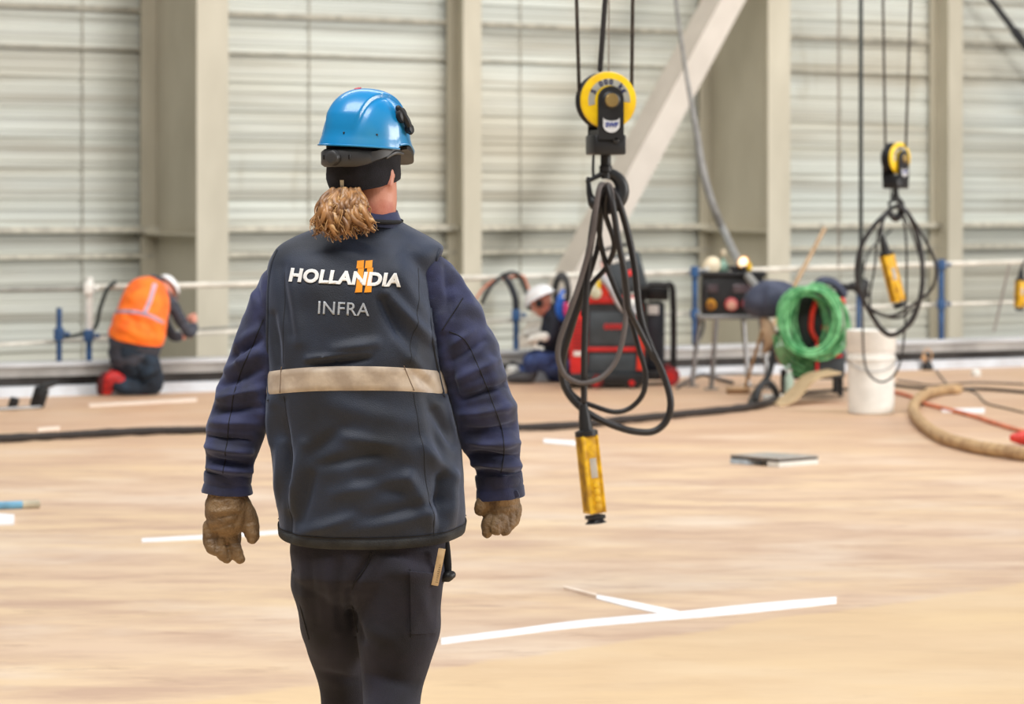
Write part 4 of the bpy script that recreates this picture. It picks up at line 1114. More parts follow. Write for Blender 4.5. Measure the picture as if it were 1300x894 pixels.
bm = NB(); prism(bm, [G(x,y,-0.03) for x,y in ((808,384),(815,388),(818,440),(816,470),(808,470),(810,440))], (0,0.60,0)); obj('side_panel', bm, mat('orange_red_paint', (232,50,26), 0.42), wm, smooth=False)
bm = NB(); bx_(bm, G, 746, 441, 810, 446, -0.02, 0.01, bev=0.003); obj('trim_band', bm, M_red, wm)
bm = NB(); bx_(bm, G, 748, 396, 808, 438, -0.012, 0.01, bev=0.006); fp = obj('front_panel', bm, mat('slate_panel', (62,70,76), 0.45), wm)
bm = NB()
for k in range(4): c = G(770+k*6.5, 414.5, -0.018); lathe(bm, [(0.024,0),(0.024,0.008),(0.012,0.008),(0.012,0)], c, (0,-1,0), 18)
obj('logo', bm, mat('bright_red_logo', (240,60,60), 0.5), fp, smooth=False, label='red round marks of the logo')
bm = NB(); bx_(bm, G, 748, 450, 808, 474, -0.012, 0.01, bev=0.006); obj('lower_panel', bm, mat('slate_panel', (62,70,76), 0.45), wm)
bm = NB(); bx_(bm, G, 742, 376, 812, 385, -0.05, 0.50, bev=0.01); obj('top_tray', bm, M_red, wm)
bm = NB(); bx_(bm, G, 722, 474, 817, 488, -0.06, 0.62, bev=0.012); obj('cart_base', bm, M_blackmetal, wm)
for x, dd, rr in ((757,-0.04,0.062),(803,-0.04,0.050),(740,0.52,0.075),(811,0.52,0.075)):
    bm = NB(); c = G(x, 493, dd); c.z = rr+0.001
    lathe(bm, [(rr*0.5,-0.025),(rr*0.92,-0.025),(rr,-0.017),(rr,0.017),(rr*0.92,0.025),(rr*0.5,0.025)], c, (0.35,1,0) if dd < 0.2 else (1,0.2,0), 28)
    wh = obj('wheel', bm, M_rubber if x != 757 else mat('dark_red_wheel', (120,36,36), 0.6), wm)
    bm = NB(); lathe(bm, [(rr*0.5,-0.03),(rr*0.5,0.03)], c, (0.35,1,0) if dd < 0.2 else (1,0.2,0), 20); obj('hub', bm, M_red, wh)
# upper wire feeder, tilted back
bm = NB(); rot = RY(math.radians(-14)); c = G(792,346,0.18)
box(bm, c, (0.34,0.42,0.30), rot, bev=0.02); wf = obj('wire_feeder', bm, mat('slate_panel', (62,70,76), 0.45), wm)
bm = NB(); box(bm, c+rot @ Vector((0.0,-0.215,0.115)), (0.17,0.012,0.035), rot, bev=0.003); obj('display', bm, M_whiteplastic, wf)
bm = NB()
for k in range(3): box(bm, c+rot @ Vector((-0.03+k*0.045,-0.224,0.115)), (0.022,0.004,0.006), rot)
obj('display_marks', bm, M_black, wf)
bm = NB(); box(bm, c+rot @ Vector((0.055,-0.215,-0.015)), (0.085,0.012,0.05), rot, bev=0.01); obj('red_badge', bm, mat('bright_red_logo', (240,60,60), 0.5), wf)
bm = NB(); box(bm, c+rot @ Vector((-0.145,-0.215,0.06)), (0.06,0.014,0.15), rot, bev=0.006); obj('side_cheek', bm, mat('pale_pink_plate', (226,180,170), 0.5), wf)
bm = NB(); box(bm, c+rot @ Vector((-0.20,-0.19,-0.11)), (0.08,0.06,0.13), rot @ RY(0.3), bev=0.01); obj('red_corner', bm, mat('orange_red_paint', (232,50,26), 0.42), wf)
bm = NB(); box(bm, c+rot @ Vector((0.0,0,-0.165)), (0.36,0.44,0.035), rot, bev=0.008); obj('feeder_base', bm, M_black, wf)
bm = NB(); tube(bm, [c+rot @ Vector((-0.13,0,0.14)), c+rot @ Vector((-0.12,0,0.22)), c+rot @ Vector((0.10,0,0.22)), c+rot @ Vector((0.12,0,0.14))], 0.015, seg=10); obj('handle', bm, M_black, wf)
bm = NB(); bx_(bm, G, 798, 378, 812, 390, -0.09, -0.03, bev=0.008); obj('socket', bm, M_whiteplastic, wm, label='white torch socket')
bm = NB(); tube(bm, [G(766,352,-0.06), G(775,365,-0.10), G(788,388,-0.12), G(802,398,-0.12), G(806,390,-0.10)], 0.030, seg=12); obj('hose_package', bm, mat('light_grey_hose', (176,176,178), 0.5), wm)
bm = NB(); lathe(bm, [(0.03,0),(0.05,0.01),(0.05,0.03),(0.03,0.04)], G(756,372,-0.06), (0,-1,0), 20); obj('gauge', bm, mat('pale_brass', (206,200,170), 0.4), wm)
bm = NB(); tube(bm, [G(759,368,-0.05), G(760,358,-0.05)], 0.02, seg=12); obj('valve_knob', bm, M_yellow, wm)
# ---- black gas bottle trolley
tr_ = thing('bottle_trolley', G(842,490,0.55), 'black tube-framed trolley with a hood and red wheel, right of the welding machine', 'trolley')
bm = NB()
for d in (0.45, 0.85):
    tube(bm, [G(820,482,d), G(820,372,d), G(826,364,d), G(850,364,d), G(859,374,d), G(860,482,d)], 0.018, seg=10, n=4)
for (x,y) in ((820,400),(860,400),(820,470),(860,470)): tube(bm, [G(x,y,0.45), G(x,y,0.85)], 0.014, seg=8, smooth=False)
obj('tube_frame', bm, M_black, tr_)
bm = NB(); bx_(bm, G, 823, 366, 853, 384, 0.50, 0.80, bev=0.02); obj('hood', bm, M_black, tr_)
bm = NB(); bx_(bm, G, 824, 386, 848, 474, 0.55, 0.78, bev=0.03); cn = obj('canister', bm, mat('blue_black_paint', (38,44,54), 0.45), tr_)
bm = NB(); bx_(bm, G, 826, 390, 840, 402, 0.535, 0.56); obj('paper_label', bm, M_whiteplastic, cn)
bm = NB(); bx_(bm, G, 818, 474, 862, 486, 0.40, 0.88, bev=0.006); obj('floor_plate', bm, M_black, tr_)
for d in (0.38, 0.90):
    bm = NB(); c = G(854,490,d); c.z = 0.083
    lathe(bm, [(0.045,-0.02),(0.075,-0.02),(0.082,-0.012),(0.082,0.012),(0.075,0.02),(0.045,0.02)], c, (0.1,1,0), 32); wh = obj('wheel', bm, mat('dark_red_wheel2', (170,44,50), 0.6), tr_)
    bm = NB(); lathe(bm, [(0.044,-0.024),(0.044,0.024)], c, (0.1,1,0), 20); lathe(bm, [(0.015,-0.034),(0.015,0.034)], c, (0.1,1,0), 12); obj('hub', bm, M_red, wh)

# ---- socket distribution box on a steel stand
D = mk(149.0)
st = thing('steel_stand', D(925,497,0.2), 'light grey four-legged steel stand carrying the black socket box', 'stand')
bm = NB(); bx_(bm, D, 887, 400, 974, 406, 0.0, 0.45, bev=0.006); obj('stand_top', bm, M_steel, st)
for (x0, x1, d, y1) in ((910,903,0.02,497),(966,976,0.02,497),(892,882,0.43,488),(948,955,0.43,488)):
    bm = NB(); a = D(x0, 404, d); b = D(x1, y1, d); b.z = 0.012; tube(bm, [a, b], 0.020, seg=8, smooth=False, cap='flat'); lg = obj('leg', bm, M_steel, st)
    bm = NB(); box(bm, (b.x, b.y, 0.007), (0.12,0.08,0.012)); obj('foot_plate', bm, M_steel, lg)
bm = NB(); tube(bm, [D(905.5,475,0.02), D(973,475,0.02)], 0.012, seg=8, smooth=False); obj('stretcher', bm, M_steel, st)
db = thing('socket_box', D(925,400,0.2), 'black power distribution box with red and yellow round sockets on the grey stand', 'socket box')
bm = NB(); bx_(bm, D, 892, 349, 970, 400, 0.03, 0.36, bev=0.012); bo = obj('housing', bm, M_blackmetal, db)
bm = NB(); bx_(bm, D, 890, 345, 973, 351, -0.02, 0.40, bev=0.006); obj('lid', bm, M_blackmetal, db)
bm = NB(); tube(bm, [D(896,356,0.0),D(896,396,0.0)], 0.012, seg=8, smooth=False); tube(bm, [D(968,356,0.0),D(968,396,0.0)], 0.012, seg=8, smooth=False); obj('guard_bar', bm, M_blackmetal, db)
for x0, x1 in ((896,912),(930,958)):
    bm = NB(); bx_(bm, D, x0, 361, x1, 372, 0.015, 0.035, bev=0.004); obj('breaker_window', bm, mat('smoky_window', (86,74,78), 0.2), db)
for x, y, r_, c in ((902.5,386.5,7.0,'y'),(928.5,386,8.5,'r'),(949.5,385.5,7.5,'r2'),(962,384.5,6.0,'r2')):
    M1 = {'y': mat('ochre_socket', (214,150,40), 0.5), 'r': mat('dull_red_socket', (196,90,92), 0.5), 'r2': mat('pinkish_red_socket', (226,96,104), 0.5)}[c]
    bm = NB(); rr = r_/149; lathe(bm, [(rr*0.9,-0.03),(rr,0.0),(rr,0.03),(rr*0.78,0.045)], D(x,y,0.03), (0,-1,-0.25), 28); so = obj('socket', bm, M1, db)
    bm = NB(); lathe(bm, [(rr*0.70,0.04),(rr*0.66,0.052),(rr*0.2,0.056)], D(x,y,0.03), (0,-1,-0.25), 24); obj('cap', bm, mat('pale_socket_cap', (222,170,150), 0.5) if c != 'y' else mat('brown_cap', (150,100,44), 0.5), so)
# lamps on top of the box
for nm, x, y, r_, colr, dirn, lab, em in (
    ('work_lamp', 904.5, 337, 11.0, (240,226,196), (-0.35,-1,0.25), 'round cream work lamp lying on the left of the socket box', (250,236,206)),
    ('work_lamp', 944.0, 333, 8.0, (255,236,200), (-0.55,-1,0.35), 'small glowing work lamp with an orange body on the right of the socket box', (255,236,200))):
    l_ = thing(nm, D(x, 346, 0.12), lab, 'lamp'); c = D(x, y, 0.06); ax = Vector(dirn).normalized(); rr = r_/149
    bm = NB(); lathe(bm, [(rr*0.25,-0.09),(rr*0.6,-0.07),(rr,-0.01),(rr*1.03,0.0),(rr*0.94,0.004)], c, ax, 28)
    obj('reflector', bm, mat('cream_enamel', (236,222,190), 0.4) if r_ > 10 else mat('orange_plastic', (240,160,40), 0.5), l_)
    bm = NB(); lathe(bm, [(rr*0.92,0.0),(rr*0.6,0.012),(rr*0.1,0.018)], c, ax, 28)
    obj('lens', bm, mat('lamp_lens_'+str(int(r_)), colr, 0.3, emit=em, estr=0.05 if r_ > 10 else 1.6), l_)
    bm = NB(); b = D(x, 346, 0.08); b.z = D(x,345,0).z+0.008
    if r_ > 10: tube(bm, [c+Vector((0.0,0.03,-rr*0.5)), Vector((c.x-0.03,c.y+0.02,b.z+0.012))], [0.03,0.034], seg=12)
    else: tube(bm, [c+Vector((0.03,0.03,-0.02)), Vector((c.x+0.045,c.y+0.03,b.z+0.045)), Vector((c.x+0.05,c.y+0.02,b.z+0.02))], [0.026,0.030,0.028], seg=12)
    obj('grip', bm, M_whiteplastic if r_ > 10 else M_yellow, l_)
bt = thing('spray_bottle', D(920,346,0.2), 'small greenish bottle standing between the two lamps on the socket box', 'bottle'); z0 = D(920,345,0).z
bm = NB(); c = D(920,345,0.2); lathe(bm, [(0.045,0),(0.048,0.01),(0.048,0.05),(0.03,0.075),(0.014,0.09),(0.014,0.12)], c, (0,0,1), 20); obj('bottle_body', bm, mat('pale_green_plastic', (140,176,158), 0.4), bt)
bm = NB(); lathe(bm, [(0.018,0.118),(0.026,0.135),(0.030,0.16),(0.020,0.185),(0.006,0.19)], c, (0,0,1), 18); obj('cap', bm, mat('tan_cap', (190,176,150), 0.5), bt)
bm = NB()
for k in range(5): 
    a0 = k*1.1; tube(bm, [D(927+k*4,343-abs(2-k),0.1+0.04*k), D(933+k*3,340,0.08+0.05*math.sin(a0)), D(940+k*2,343.5,0.12)], 0.017, seg=8)
tag(obj('cable_bundle', bm, M_cable), 'small black cable bundle lying on the socket box under the glowing lamp', 'cable')

# ---- dark padded roll leading into the reel
E = mk(157.0)
bm = NB(); tube(bm, [E(968,386,0.5), E(975,384,0.45), E(988,382,0.42), E(996,381,0.40)], [0.125,0.150,0.155,0.15], seg=32, n=6)
crease(bm, [(980,365,978,400,3,.012),(990,362,992,402,3,-.014),(1001,362,1003,402,3,.012)], lambda c: (CX+c.x*157, HY+(H-c.z)*157)); wob(bm, 0.014, 5.5, 4.0)
rl = thing('insulated_roll', E(985,405,0.45), 'slate blue fabric roll left of the green hose coil', 'fabric roll'); obj('cover', bm, mat('slate_fabric', (74,80,100), 0.75, c2=(56,62,82), scale=9), rl)
bm = NB(); tube(bm, [E(960,378,0.5), E(971,387,0.5)], 0.03, seg=12); obj('hose_end', bm, mat('light_grey_hose', (176,176,178), 0.5), rl)

# ---- green hose coiled over a dark reel machine
rm = thing('hose_reel_machine', E(1035,515,0.35), 'dark machine with red frame lines standing behind and inside the green hose coil', 'machine')
bm = NB(); bx_(bm, E, 1012, 372, 1072, 478, 0.28, 0.75, bev=0.02); mb = obj('casing', bm, mat('dark_green_case', (34,46,42), 0.5, c2=(26,34,32)), rm)
bm = NB(); bx_(bm, E, 1034, 440, 1074, 480, 0.06, 0.30, bev=0.015); obj('lower_housing', bm, mat('slate_panel', (62,70,76), 0.45), rm)
for (x0,y0,x1,y1) in ((1036,436,1040,474),(1040,450,1070,454)):
    bm = NB(); bx_(bm, E, x0, y0, x1, y1, 0.03, 0.06, bev=0.003); obj('frame_line', bm, M_red, rm)
bm = NB(); tube(bm, [E(1040,381,0.20), E(1034,400,0.20), E(1033,420,0.20), E(1040,434,0.20)], 0.022, seg=10); obj('lever', bm, mat('orange_red_paint', (232,50,26), 0.42), rm)
for (x,y) in ((1041,381),(1051,418),(1072,384)):
    bm = NB(); lathe(bm, [(0.030,0),(0.034,0.02),(0.022,0.045)], E(x,y,0.22), (0,-1,0), 16); obj('knob', bm, mat('bright_red_logo', (240,60,60), 0.5), rm)
for (x,d) in ((1004,0.30),(1072,0.30),(1004,0.72),(1072,0.72)):
    bm = NB(); a = E(x,476,d); tube(bm, [a, Vector((a.x,a.y,0.01))], 0.022, seg=10, smooth=False, cap='flat'); obj('leg', bm, M_blackmetal, rm)
bm = NB(); bx_(bm, E, 1002, 478, 1074, 484, 0.26, 0.76, bev=0.008); obj('base_frame', bm, M_blackmetal, rm)
bm = NB(); tube(bm, [E(1035,372,0.25), E(1045,358,0.2), E(1062,360,0.22), E(1075,374,0.25)], 0.035, seg=12); obj('top_handle', bm, mat('slate_fabric', (74,80,100), 0.75), rm)
M_green = mat('green_hose', (118,190,130), 0.4, c2=(52,130,74), scale=11)
bm = NB(); rg = random.Random(5); pts = []
turns = 15
for i in range(turns*28+1):
    t = i/28; k = t/turns; a = t*2*PI
    rx = 39+4.5*math.sin(t*2.3)+rg.uniform(-.8,.8)-3*math.sin(t*0.9); rz = 42+3.0*math.sin(t*1.7+1)
    cx = 1037-15*math.sin(t*0.83)**2*1.0+ (3 if int(t)%2 else -3); 
    pts.append(E(cx+rx*math.sin(a)*0.86+ (1-k)*2, 409+4*math.sin(t*1.3)+rz*-math.cos(a)*1.0, -0.04+0.30*(0.5+0.5*math.sin(t*0.83+0.4))-0.05))
k = 0
tube(bm, pts, 0.0135, seg=8, smooth=False)
for j in range(6):                                                # slack loops sagging below the coil
    tt = []
    for i in range(15):
        a = math.radians(-80+160*i/14); tt.append(E(1040-j*3+(33+j*1.5)*math.sin(a), 418+(34+j*5.5)*math.cos(a), 0.02+0.03*j))
    tube(bm, tt, 0.0125, seg=8, n=3)
tag(obj('hose_coil', bm, M_green, angle=60), 'thick green hose wound in a large coil left of the white bucket', 'hose')

# ---- small things around the reel
g = mk(161.0)
bm = NB(); n = 22; T = []
prf = [(985,517.5,-0.28),(995,517,-0.25),(1008,511,-0.2),(1022,500,-0.1),(1032,491,0.0),(1043,485,0.06),(1056,483,0.12),(1072,481,0.2)]
for (x,y,d) in crom(prf, 4):
    a = g(x-11,y-0.5,d+0.00); b = g(x+12,y+0.5,d); up_ = Vector((0,0,0.012))
    # a bent sheet: near edge and far edge
    T.append([bm.verts.new(g(x, y, d)+Vector((0,-0.0,0))), bm.verts.new(g(x, y, d)+up_), bm.verts.new(g(x-19, y-1.0, d+0.42)+up_+Vector((0.05,0,-0.0))), bm.verts.new(g(x-19, y-1.0, d+0.42)+Vector((0.05,0,0)))])
for i in range(len(T)-1):
    for k in range(4): bm.faces.new((T[i][k], T[i][(k+1)%4], T[i+1][(k+1)%4], T[i+1][k]))
bm.faces.new(T[0]); bm.faces.new(list(reversed(T[-1])))
mnz = min(v.co.z for v in bm.verts)
for v in bm.verts: v.co.z += max(0, 0.004-mnz) if mnz < 0.004 else -(mnz-0.004)*0.0
tag(obj('cardboard_sheet', bm, mat('brown_cardboard', (196,170,132), 0.8, c2=(180,152,116))), 'bent brown cardboard sheet leaning on the floor under the green hose coil', 'cardboard')
# white bucket with lid
B = mk(169.0)
bk = thing('bucket', B(1109,527,0.0), 'tall white plastic bucket with a lid beside the green hose coil', 'bucket')
bc = B(1109,527,0.0); bc.z = 0.0; bc.y += 0.16
bm = NB(); hB = (527-447)/169.0; r0, r1 = 0.172, 0.182
lathe(bm, [(r0*0.9,0.0),(r0,0.008),(r0+0.003,hB*0.5),(r1,hB*0.93),(r1-0.004,hB*0.93),(r1-0.004,hB)], bc, (0,0,1), 56); bb = obj('body', bm, M_whiteplastic, bk)
bm = NB(); lathe(bm, [(r1+0.001,hB*0.86),(r1+0.010,hB*0.87),(r1+0.010,hB*0.885),(r1+0.001,hB*0.89)], bc, (0,0,1), 56); obj('rib', bm, M_whiteplastic, bb)
zt_ = (527-420)/169.0
bm = NB(); lathe(bm, [(r1+0.003,hB*1.0),(r1+0.006,hB*1.01),(r1+0.004,zt_-0.02),(r1+0.008,zt_-0.012),(r1+0.006,zt_),(r1-0.01,zt_),(r1-0.014,zt_-0.02),(0.02,zt_-0.02)], bc, (0,0,1), 56); obj('lid', bm, M_whiteplastic, bk)
bm = NB(); tube(bm, [bc+Vector((0.185*math.cos(a), 0.185*math.sin(a)*-1, hB*0.90-0.10*math.sin(a))) for a in [PI*k/12 for k in range(13)]], 0.0035, seg=6, n=2); obj('wire_handle', bm, M_steel, bk)
bm = NB(); c = bc+Vector((0.0,-0.175,hB*0.35))
# little bottle, cup-like pot, wood offcut, broom
def small_bottle(Fn, x, y, r_, h_, m, lab):
    t_ = thing('bottle', Fn(x,y), lab, 'bottle'); c = Fn(x,y); c.z = 0.0
    bm = NB(); lathe(bm, [(r_*0.9,0),(r_,0.01),(r_,h_*0.70),(r_*0.5,h_*0.86),(r_*0.45,h_*0.88)], c, (0,0,1), 24); obj('bottle_body', bm, m, t_)
    bm = NB(); lathe(bm, [(r_*0.5,h_*0.87),(r_*0.5,h_),(r_*0.3,h_)], c, (0,0,1), 16); obj('cap', bm, M_whiteplastic, t_)
g2 = mk(156.0)
small_bottle(g2, 1002, 506, 0.038, 0.24, mat('pale_mint_plastic', (186,208,190), 0.4), 'pale mint bottle standing on the floor in front of the green hose coil')
t_ = thing('wheel_cover', g2(997,478,0.16), 'beige round cover hanging left of the pale mint bottle', 'cover')
bm = NB(); lathe(bm, [(0.085,0.0),(0.090,0.03),(0.062,0.10),(0.048,0.14),(0.03,0.15)], g2(997,442,0.18), (0.05,-0.15,-1), 32); 
for v in bm.verts: v.co.x = g2(997,0).x+(v.co.x-g2(997,0).x)*0.92
obj('shell', bm, mat('beige_plastic', (196,176,150), 0.6, c2=(176,154,126)), t_)
bm = NB(); a = g2(997,470,0.18); tube(bm, [a, Vector((a.x,a.y,0.01))], 0.022, seg=12, smooth=False, cap='flat'); lathe(bm, [(0.09,0.0),(0.09,0.008),(0.03,0.02)], (a.x,a.y,0.0), (0,0,1), 24); obj('pole', bm, M_blackmetal, t_)
# broom: brush head on the floor, long handle leaning left of the stand's right leg
br = thing('broom', g2(932,500,0.0), 'wooden broom with pale brush head on the floor below the socket box', 'broom')
hx = FL(937, 500); bm = NB(); box(bm, (hx.x, hx.y, 0.045), (0.20,0.07,0.03), RZ(0.2), bev=0.008); obj('brush_head', bm, mat('pale_broom_wood', (222,190,150), 0.6), br)
bm = NB(); box(bm, (hx.x, hx.y, 0.017), (0.19,0.055,0.034), RZ(0.2), bev=0.004); obj('bristles', bm, mat('brown_bristle', (150,112,76), 0.9), br)
bm = NB(); cyl(bm, (hx.x+0.06, hx.y, 0.055), g2(968,420,0.02), 0.014, seg=12); obj('handle', bm, M_wood, br)
# black folded hose or strap arching right of the broom
bm = NB(); tube(bm, [FL(952,514,0.02), g2(957,502,0.0), g2(966,490,0.0), g2(976,478,0.05), g2(981,462,0.1), g2(984,445,0.18), g2(990,425,0.25)], [0.024,0.026,0.026,0.025,0.024,0.022,0.022], seg=14); tag(obj('rubber_duct', bm, M_black), 'thick black rubber duct rising from the floor behind the broom', 'duct')
bm = NB(); box(bm, FL(988,506,0.03)+Vector((0,0.1,0)), (0.22,0.14,0.05), RZ(0.15), bev=0.01); tag(obj('offcut', bm, M_whiteplastic), 'pale flat offcut on the floor between the black duct and mint bottle', 'offcut')
bm = NB(); p0 = FL(960,512); tube(bm, [p0+Vector((0,0,0.03)), p0+Vector((0.03,0.05,0.12)), p0+Vector((0.10,0.1,0.16)), p0+Vector((0.16,0.12,0.10)), p0+Vector((0.18,0.13,0.03))], 0.028, seg=10); tag(obj('clamp_grip', bm, M_black), 'black bent clamp grip on the floor beside the broom head', 'clamp')
# beige bundle under the dark roll
bm = NB(); tube(bm, [g2(972,405,0.25), g2(978,420,0.22), g2(980,436,0.22), g2(974,448,0.24)], [0.03,0.055,0.05,0.02], seg=14); wob(bm, 0.012, 14, 2); tag(obj('cloth_rag', bm, mat('tan_rag', (182,152,122), 0.85)), 'tan rag hanging under the slate blue fabric roll', 'rag')
# leaning wooden stick behind the rail
bm = NB(); a = R_(1012,356,0.05); b = R_(1047,290,0.35); tube(bm, [a+(a-b)*0.9, b], 0.02, seg=10, smooth=False, cap='flat'); tag(obj('wooden_stick', bm, M_wood), 'wooden stick leaning against the rail above the green hose coil', 'stick')
# cable plug cluster at the rail post
bm = NB(); c = R_(1093,366,-0.1)
for (dx,dz,rr) in ((0,0,0.075),(-0.07,0.02,0.05),(0.04,0.05,0.045),(0.03,-0.06,0.05),(-0.12,0.0,0.035)): ball(bm, c+Vector((dx,0,dz)), (rr,rr*0.8,rr*0.9))
tube(bm, [c+Vector((-0.1,0,0.02)), c+Vector((-0.2,0,0.03)), c+Vector((-0.27,0,0.0))], 0.02, seg=8)
tube(bm, [c, c+Vector((0.02,0,0.15)), c+Vector((0.08,0,0.35)), c+Vector((0.3,0.1,0.55))], 0.014, seg=8)
tag(obj('plug_cluster', remesh(bm, 0.012, 2), M_black), 'black clump of plugs tied to a blue rail post right of the green hose coil', 'plug')

# ---- loose cables and hoses on the deck
def lay(name, pts, r, m, lab, cat, n=6, seg=10, amp=0.0):
    Q = [FL(x, y, r*0.98 if not isinstance(r, list) else 0.02) for x, y in pts]; bm = NB(); tube(bm, Q, r, seg=seg, n=n)
    if amp: wob(bm, amp, 9, 1.0)
    mz = min(v.co.z for v in bm.verts)
    for v in bm.verts: v.co.z += 0.001-mz
    return tag(obj(name, bm, m), lab, cat)
lay('floor_hose', [(-60,562),(0,558),(90,553),(180,548.5),(250,547),(340,547),(460,547),(600,545),(664,543.5),(720,541),(800,533),(860,527),(920,521),(960,516),(985,508)], 0.027, mat('dusty_black_hose', (52,46,44), 0.8, c2=(44,40,38), scale=30), 'long dusty black hose lying across the whole floor', 'hose', amp=0.006)
lay('canvas_hose', [(1216,494.5),(1196,496),(1178,500),(1166,507),(1160,517),(1163,529),(1176,543),(1200,557),(1240,568),(1275,574),(1320,580)], 0.042, mat('tan_canvas_hose', (196,164,122), 0.85, c2=(160,128,92), scale=14), 'thick tan hose bending on the floor at the right', 'hose', amp=0.004)
lay('air_hose', [(1120,497),(1140,499),(1160,505),(1172,512),(1200,519),(1235,528),(1265,538),(1292,546),(1310,550)], 0.016, mat('salmon_hose', (224,130,94), 0.6), 'thin salmon coloured hose on the floor ending in a red fitting', 'hose')
bm = NB(); c = FL(1299,556,0.05); tube(bm, [c+Vector((-0.06,0,0)), c, c+Vector((0.08,0,0.0))], [0.03,0.046,0.04], seg=16)
tag(obj('hose_fitting', bm, mat('bright_red_fitting', (214,58,48), 0.45)), 'red fitting on the floor at the right edge of the picture', 'fitting')
lay('floor_cable', [(1136,489),(1160,492),(1200,495),(1245,494),(1300,498),(1330,500)], 0.013, M_cable, 'black cable running across the floor to the right edge', 'cable')
lay('floor_cable', [(1188,470),(1196,480),(1206,490),(1225,494),(1240,500),(1252,512),(1275,518),(1300,524)], 0.007, M_cable, 'thin dark cable wandering past the white markings at the right', 'cable')
lay('floor_cable', [(1140,483),(1160,486),(1180,489),(1206,488),(1240,486),(1300,488)], 0.008, M_cable2, 'thin grey cable nearest the deck edge at the right', 'cable')
lay('floor_cable', [(860,492),(880,480),(895,476),(915,482),(930,486)], 0.016, M_cable2, 'grey cable curling on the floor beside the stand legs', 'cable')
lay('floor_cable', [(985,508),(1010,500),(1040,497),(1080,494),(1130,489)], 0.013, M_cable, 'black cable lying behind the cardboard and the bucket', 'cable')
# hanging dark pouch on the edge at the right
po = thing('hanging_pouch', R_(1177,478,-0.12), 'small black pouch hanging from the deck edge right of the bucket', 'pouch')
bm = NB(); ball(bm, R_(1177.5,467,-0.16), (0.05,0.03,0.075)); wob(bm, 0.008, 20, 1); obj('bag', bm, M_black, po)
bm = NB(); tube(bm, [R_(1174,460,-0.16), R_(1172,450,-0.14), R_(1177,443,-0.10), R_(1183,449,-0.14), R_(1181,460,-0.16)], 0.008, seg=8); ball(bm, R_(1173,455,-0.17), (0.03,0.02,0.03)); obj('strap', bm, mat('tan_strap', (190,150,110), 0.7), po)
# white bolts / plugs on the floor
for x, y, lab in ((1239,478,'small white cap standing on the floor at the right, behind the cables'),):
    bm = NB(); c = FL(x,y); lathe(bm, [(0.04,0),(0.045,0.01),(0.045,0.05),(0.02,0.065),(0.006,0.066)], c, (0,0,1), 20); tag(obj('plastic_cap', bm, M_whiteplastic), lab, 'cap')
# ---- steel plate on two pale blocks in the middle of the floor
pp = thing('steel_plate', FL(985,591), 'square grey steel plate lying on pale blocks in the middle of the floor', 'plate')
cs = [FL(927,588.5),FL(989,593.5),FL(1039,589.5),FL(975,585.5)]
zt2 = 0.050
def scl(k): 
    m_ = sum(cs, Vector())/4; return [m_+(c-m_)*k for c in cs]
bm = NB(); prism(bm, [c+Vector((0,0,0.046)) for c in scl(1.0)], (0,0,0.008)); obj('plate', bm, mat('grey_plate_steel', (186,182,176), 0.4, metal=0.2), pp, smooth=False)
bm = NB(); prism(bm, [c+Vector((0,0,0.028)) for c in scl(0.985)], (0,0,0.0175)); obj('core', bm, M_recess, pp, smooth=False)
for (i0, i1, t0, t1, m_) in ((0,1,0.0,0.35,mat('pale_blue_block', (206,224,238), 0.5)),(1,2,0.0,1.0,M_whiteplastic),(3,2,0.0,0.3,M_whiteplastic)):
    a = cs[i0].lerp(cs[i1], t0); b = cs[i0].lerp(cs[i1], t1); d = ((sum(cs, Vector())/4)-(a+b)/2).normalized()*0.09
    bm = NB(); prism(bm, [a+Vector((0,0,0.001)), b+Vector((0,0,0.001)), b+d+Vector((0,0,0.001)), a+d+Vector((0,0,0.001))], (0,0,0.029)); obj('block', bm, m_, pp, smooth=False)
# ---- short pipe piece at the left edge
tp = thing('marker_tube', FL(10,642), 'short blue and beige tube lying on the floor at the left edge', 'tube')
a = FL(-30,643,0.02); b = FL(28,641,0.02); c = FL(50,640.2,0.02)
bm = NB(); cyl(bm, a, b, 0.021, seg=24); obj('sleeve', bm, mat('pale_blue_tube', (120,180,214), 0.4), tp, label='pale blue sleeve')
bm = NB(); cyl(bm, b, c, 0.022, seg=24); obj('end_piece', bm, mat('beige_tube', (206,196,170), 0.5), tp, label='beige end')
# ---- black clamps and rod lying at the kerb on the left
cl_ = thing('clamped_rod', FL(20,516), 'thin steel rod with black clamps lying along the kerb at far left', 'rod')
bm = NB(); cyl(bm, FL(-60,522,0.10), FL(52,517,0.10), 0.012, seg=10); obj('rod', bm, M_steel, cl_)
for x, y, s in ((17,521,1.0),(50,518,1.6)):
    bm = NB(); c = FL(x,y); box(bm, c+Vector((0,0,0.05*s)), (0.07*s,0.06,0.10*s), RY(0.3), bev=0.012)
    if s > 1: tube(bm, [c+Vector((0,0,0.10)), c+Vector((0.03,0,0.16)), c+Vector((0.12,0.02,0.19))], [0.04,0.03,0.018], seg=10)
    for v in bm.verts: v.co.z = max(v.co.z, 0.002)
    obj('clamp', bm, M_black, cl_)
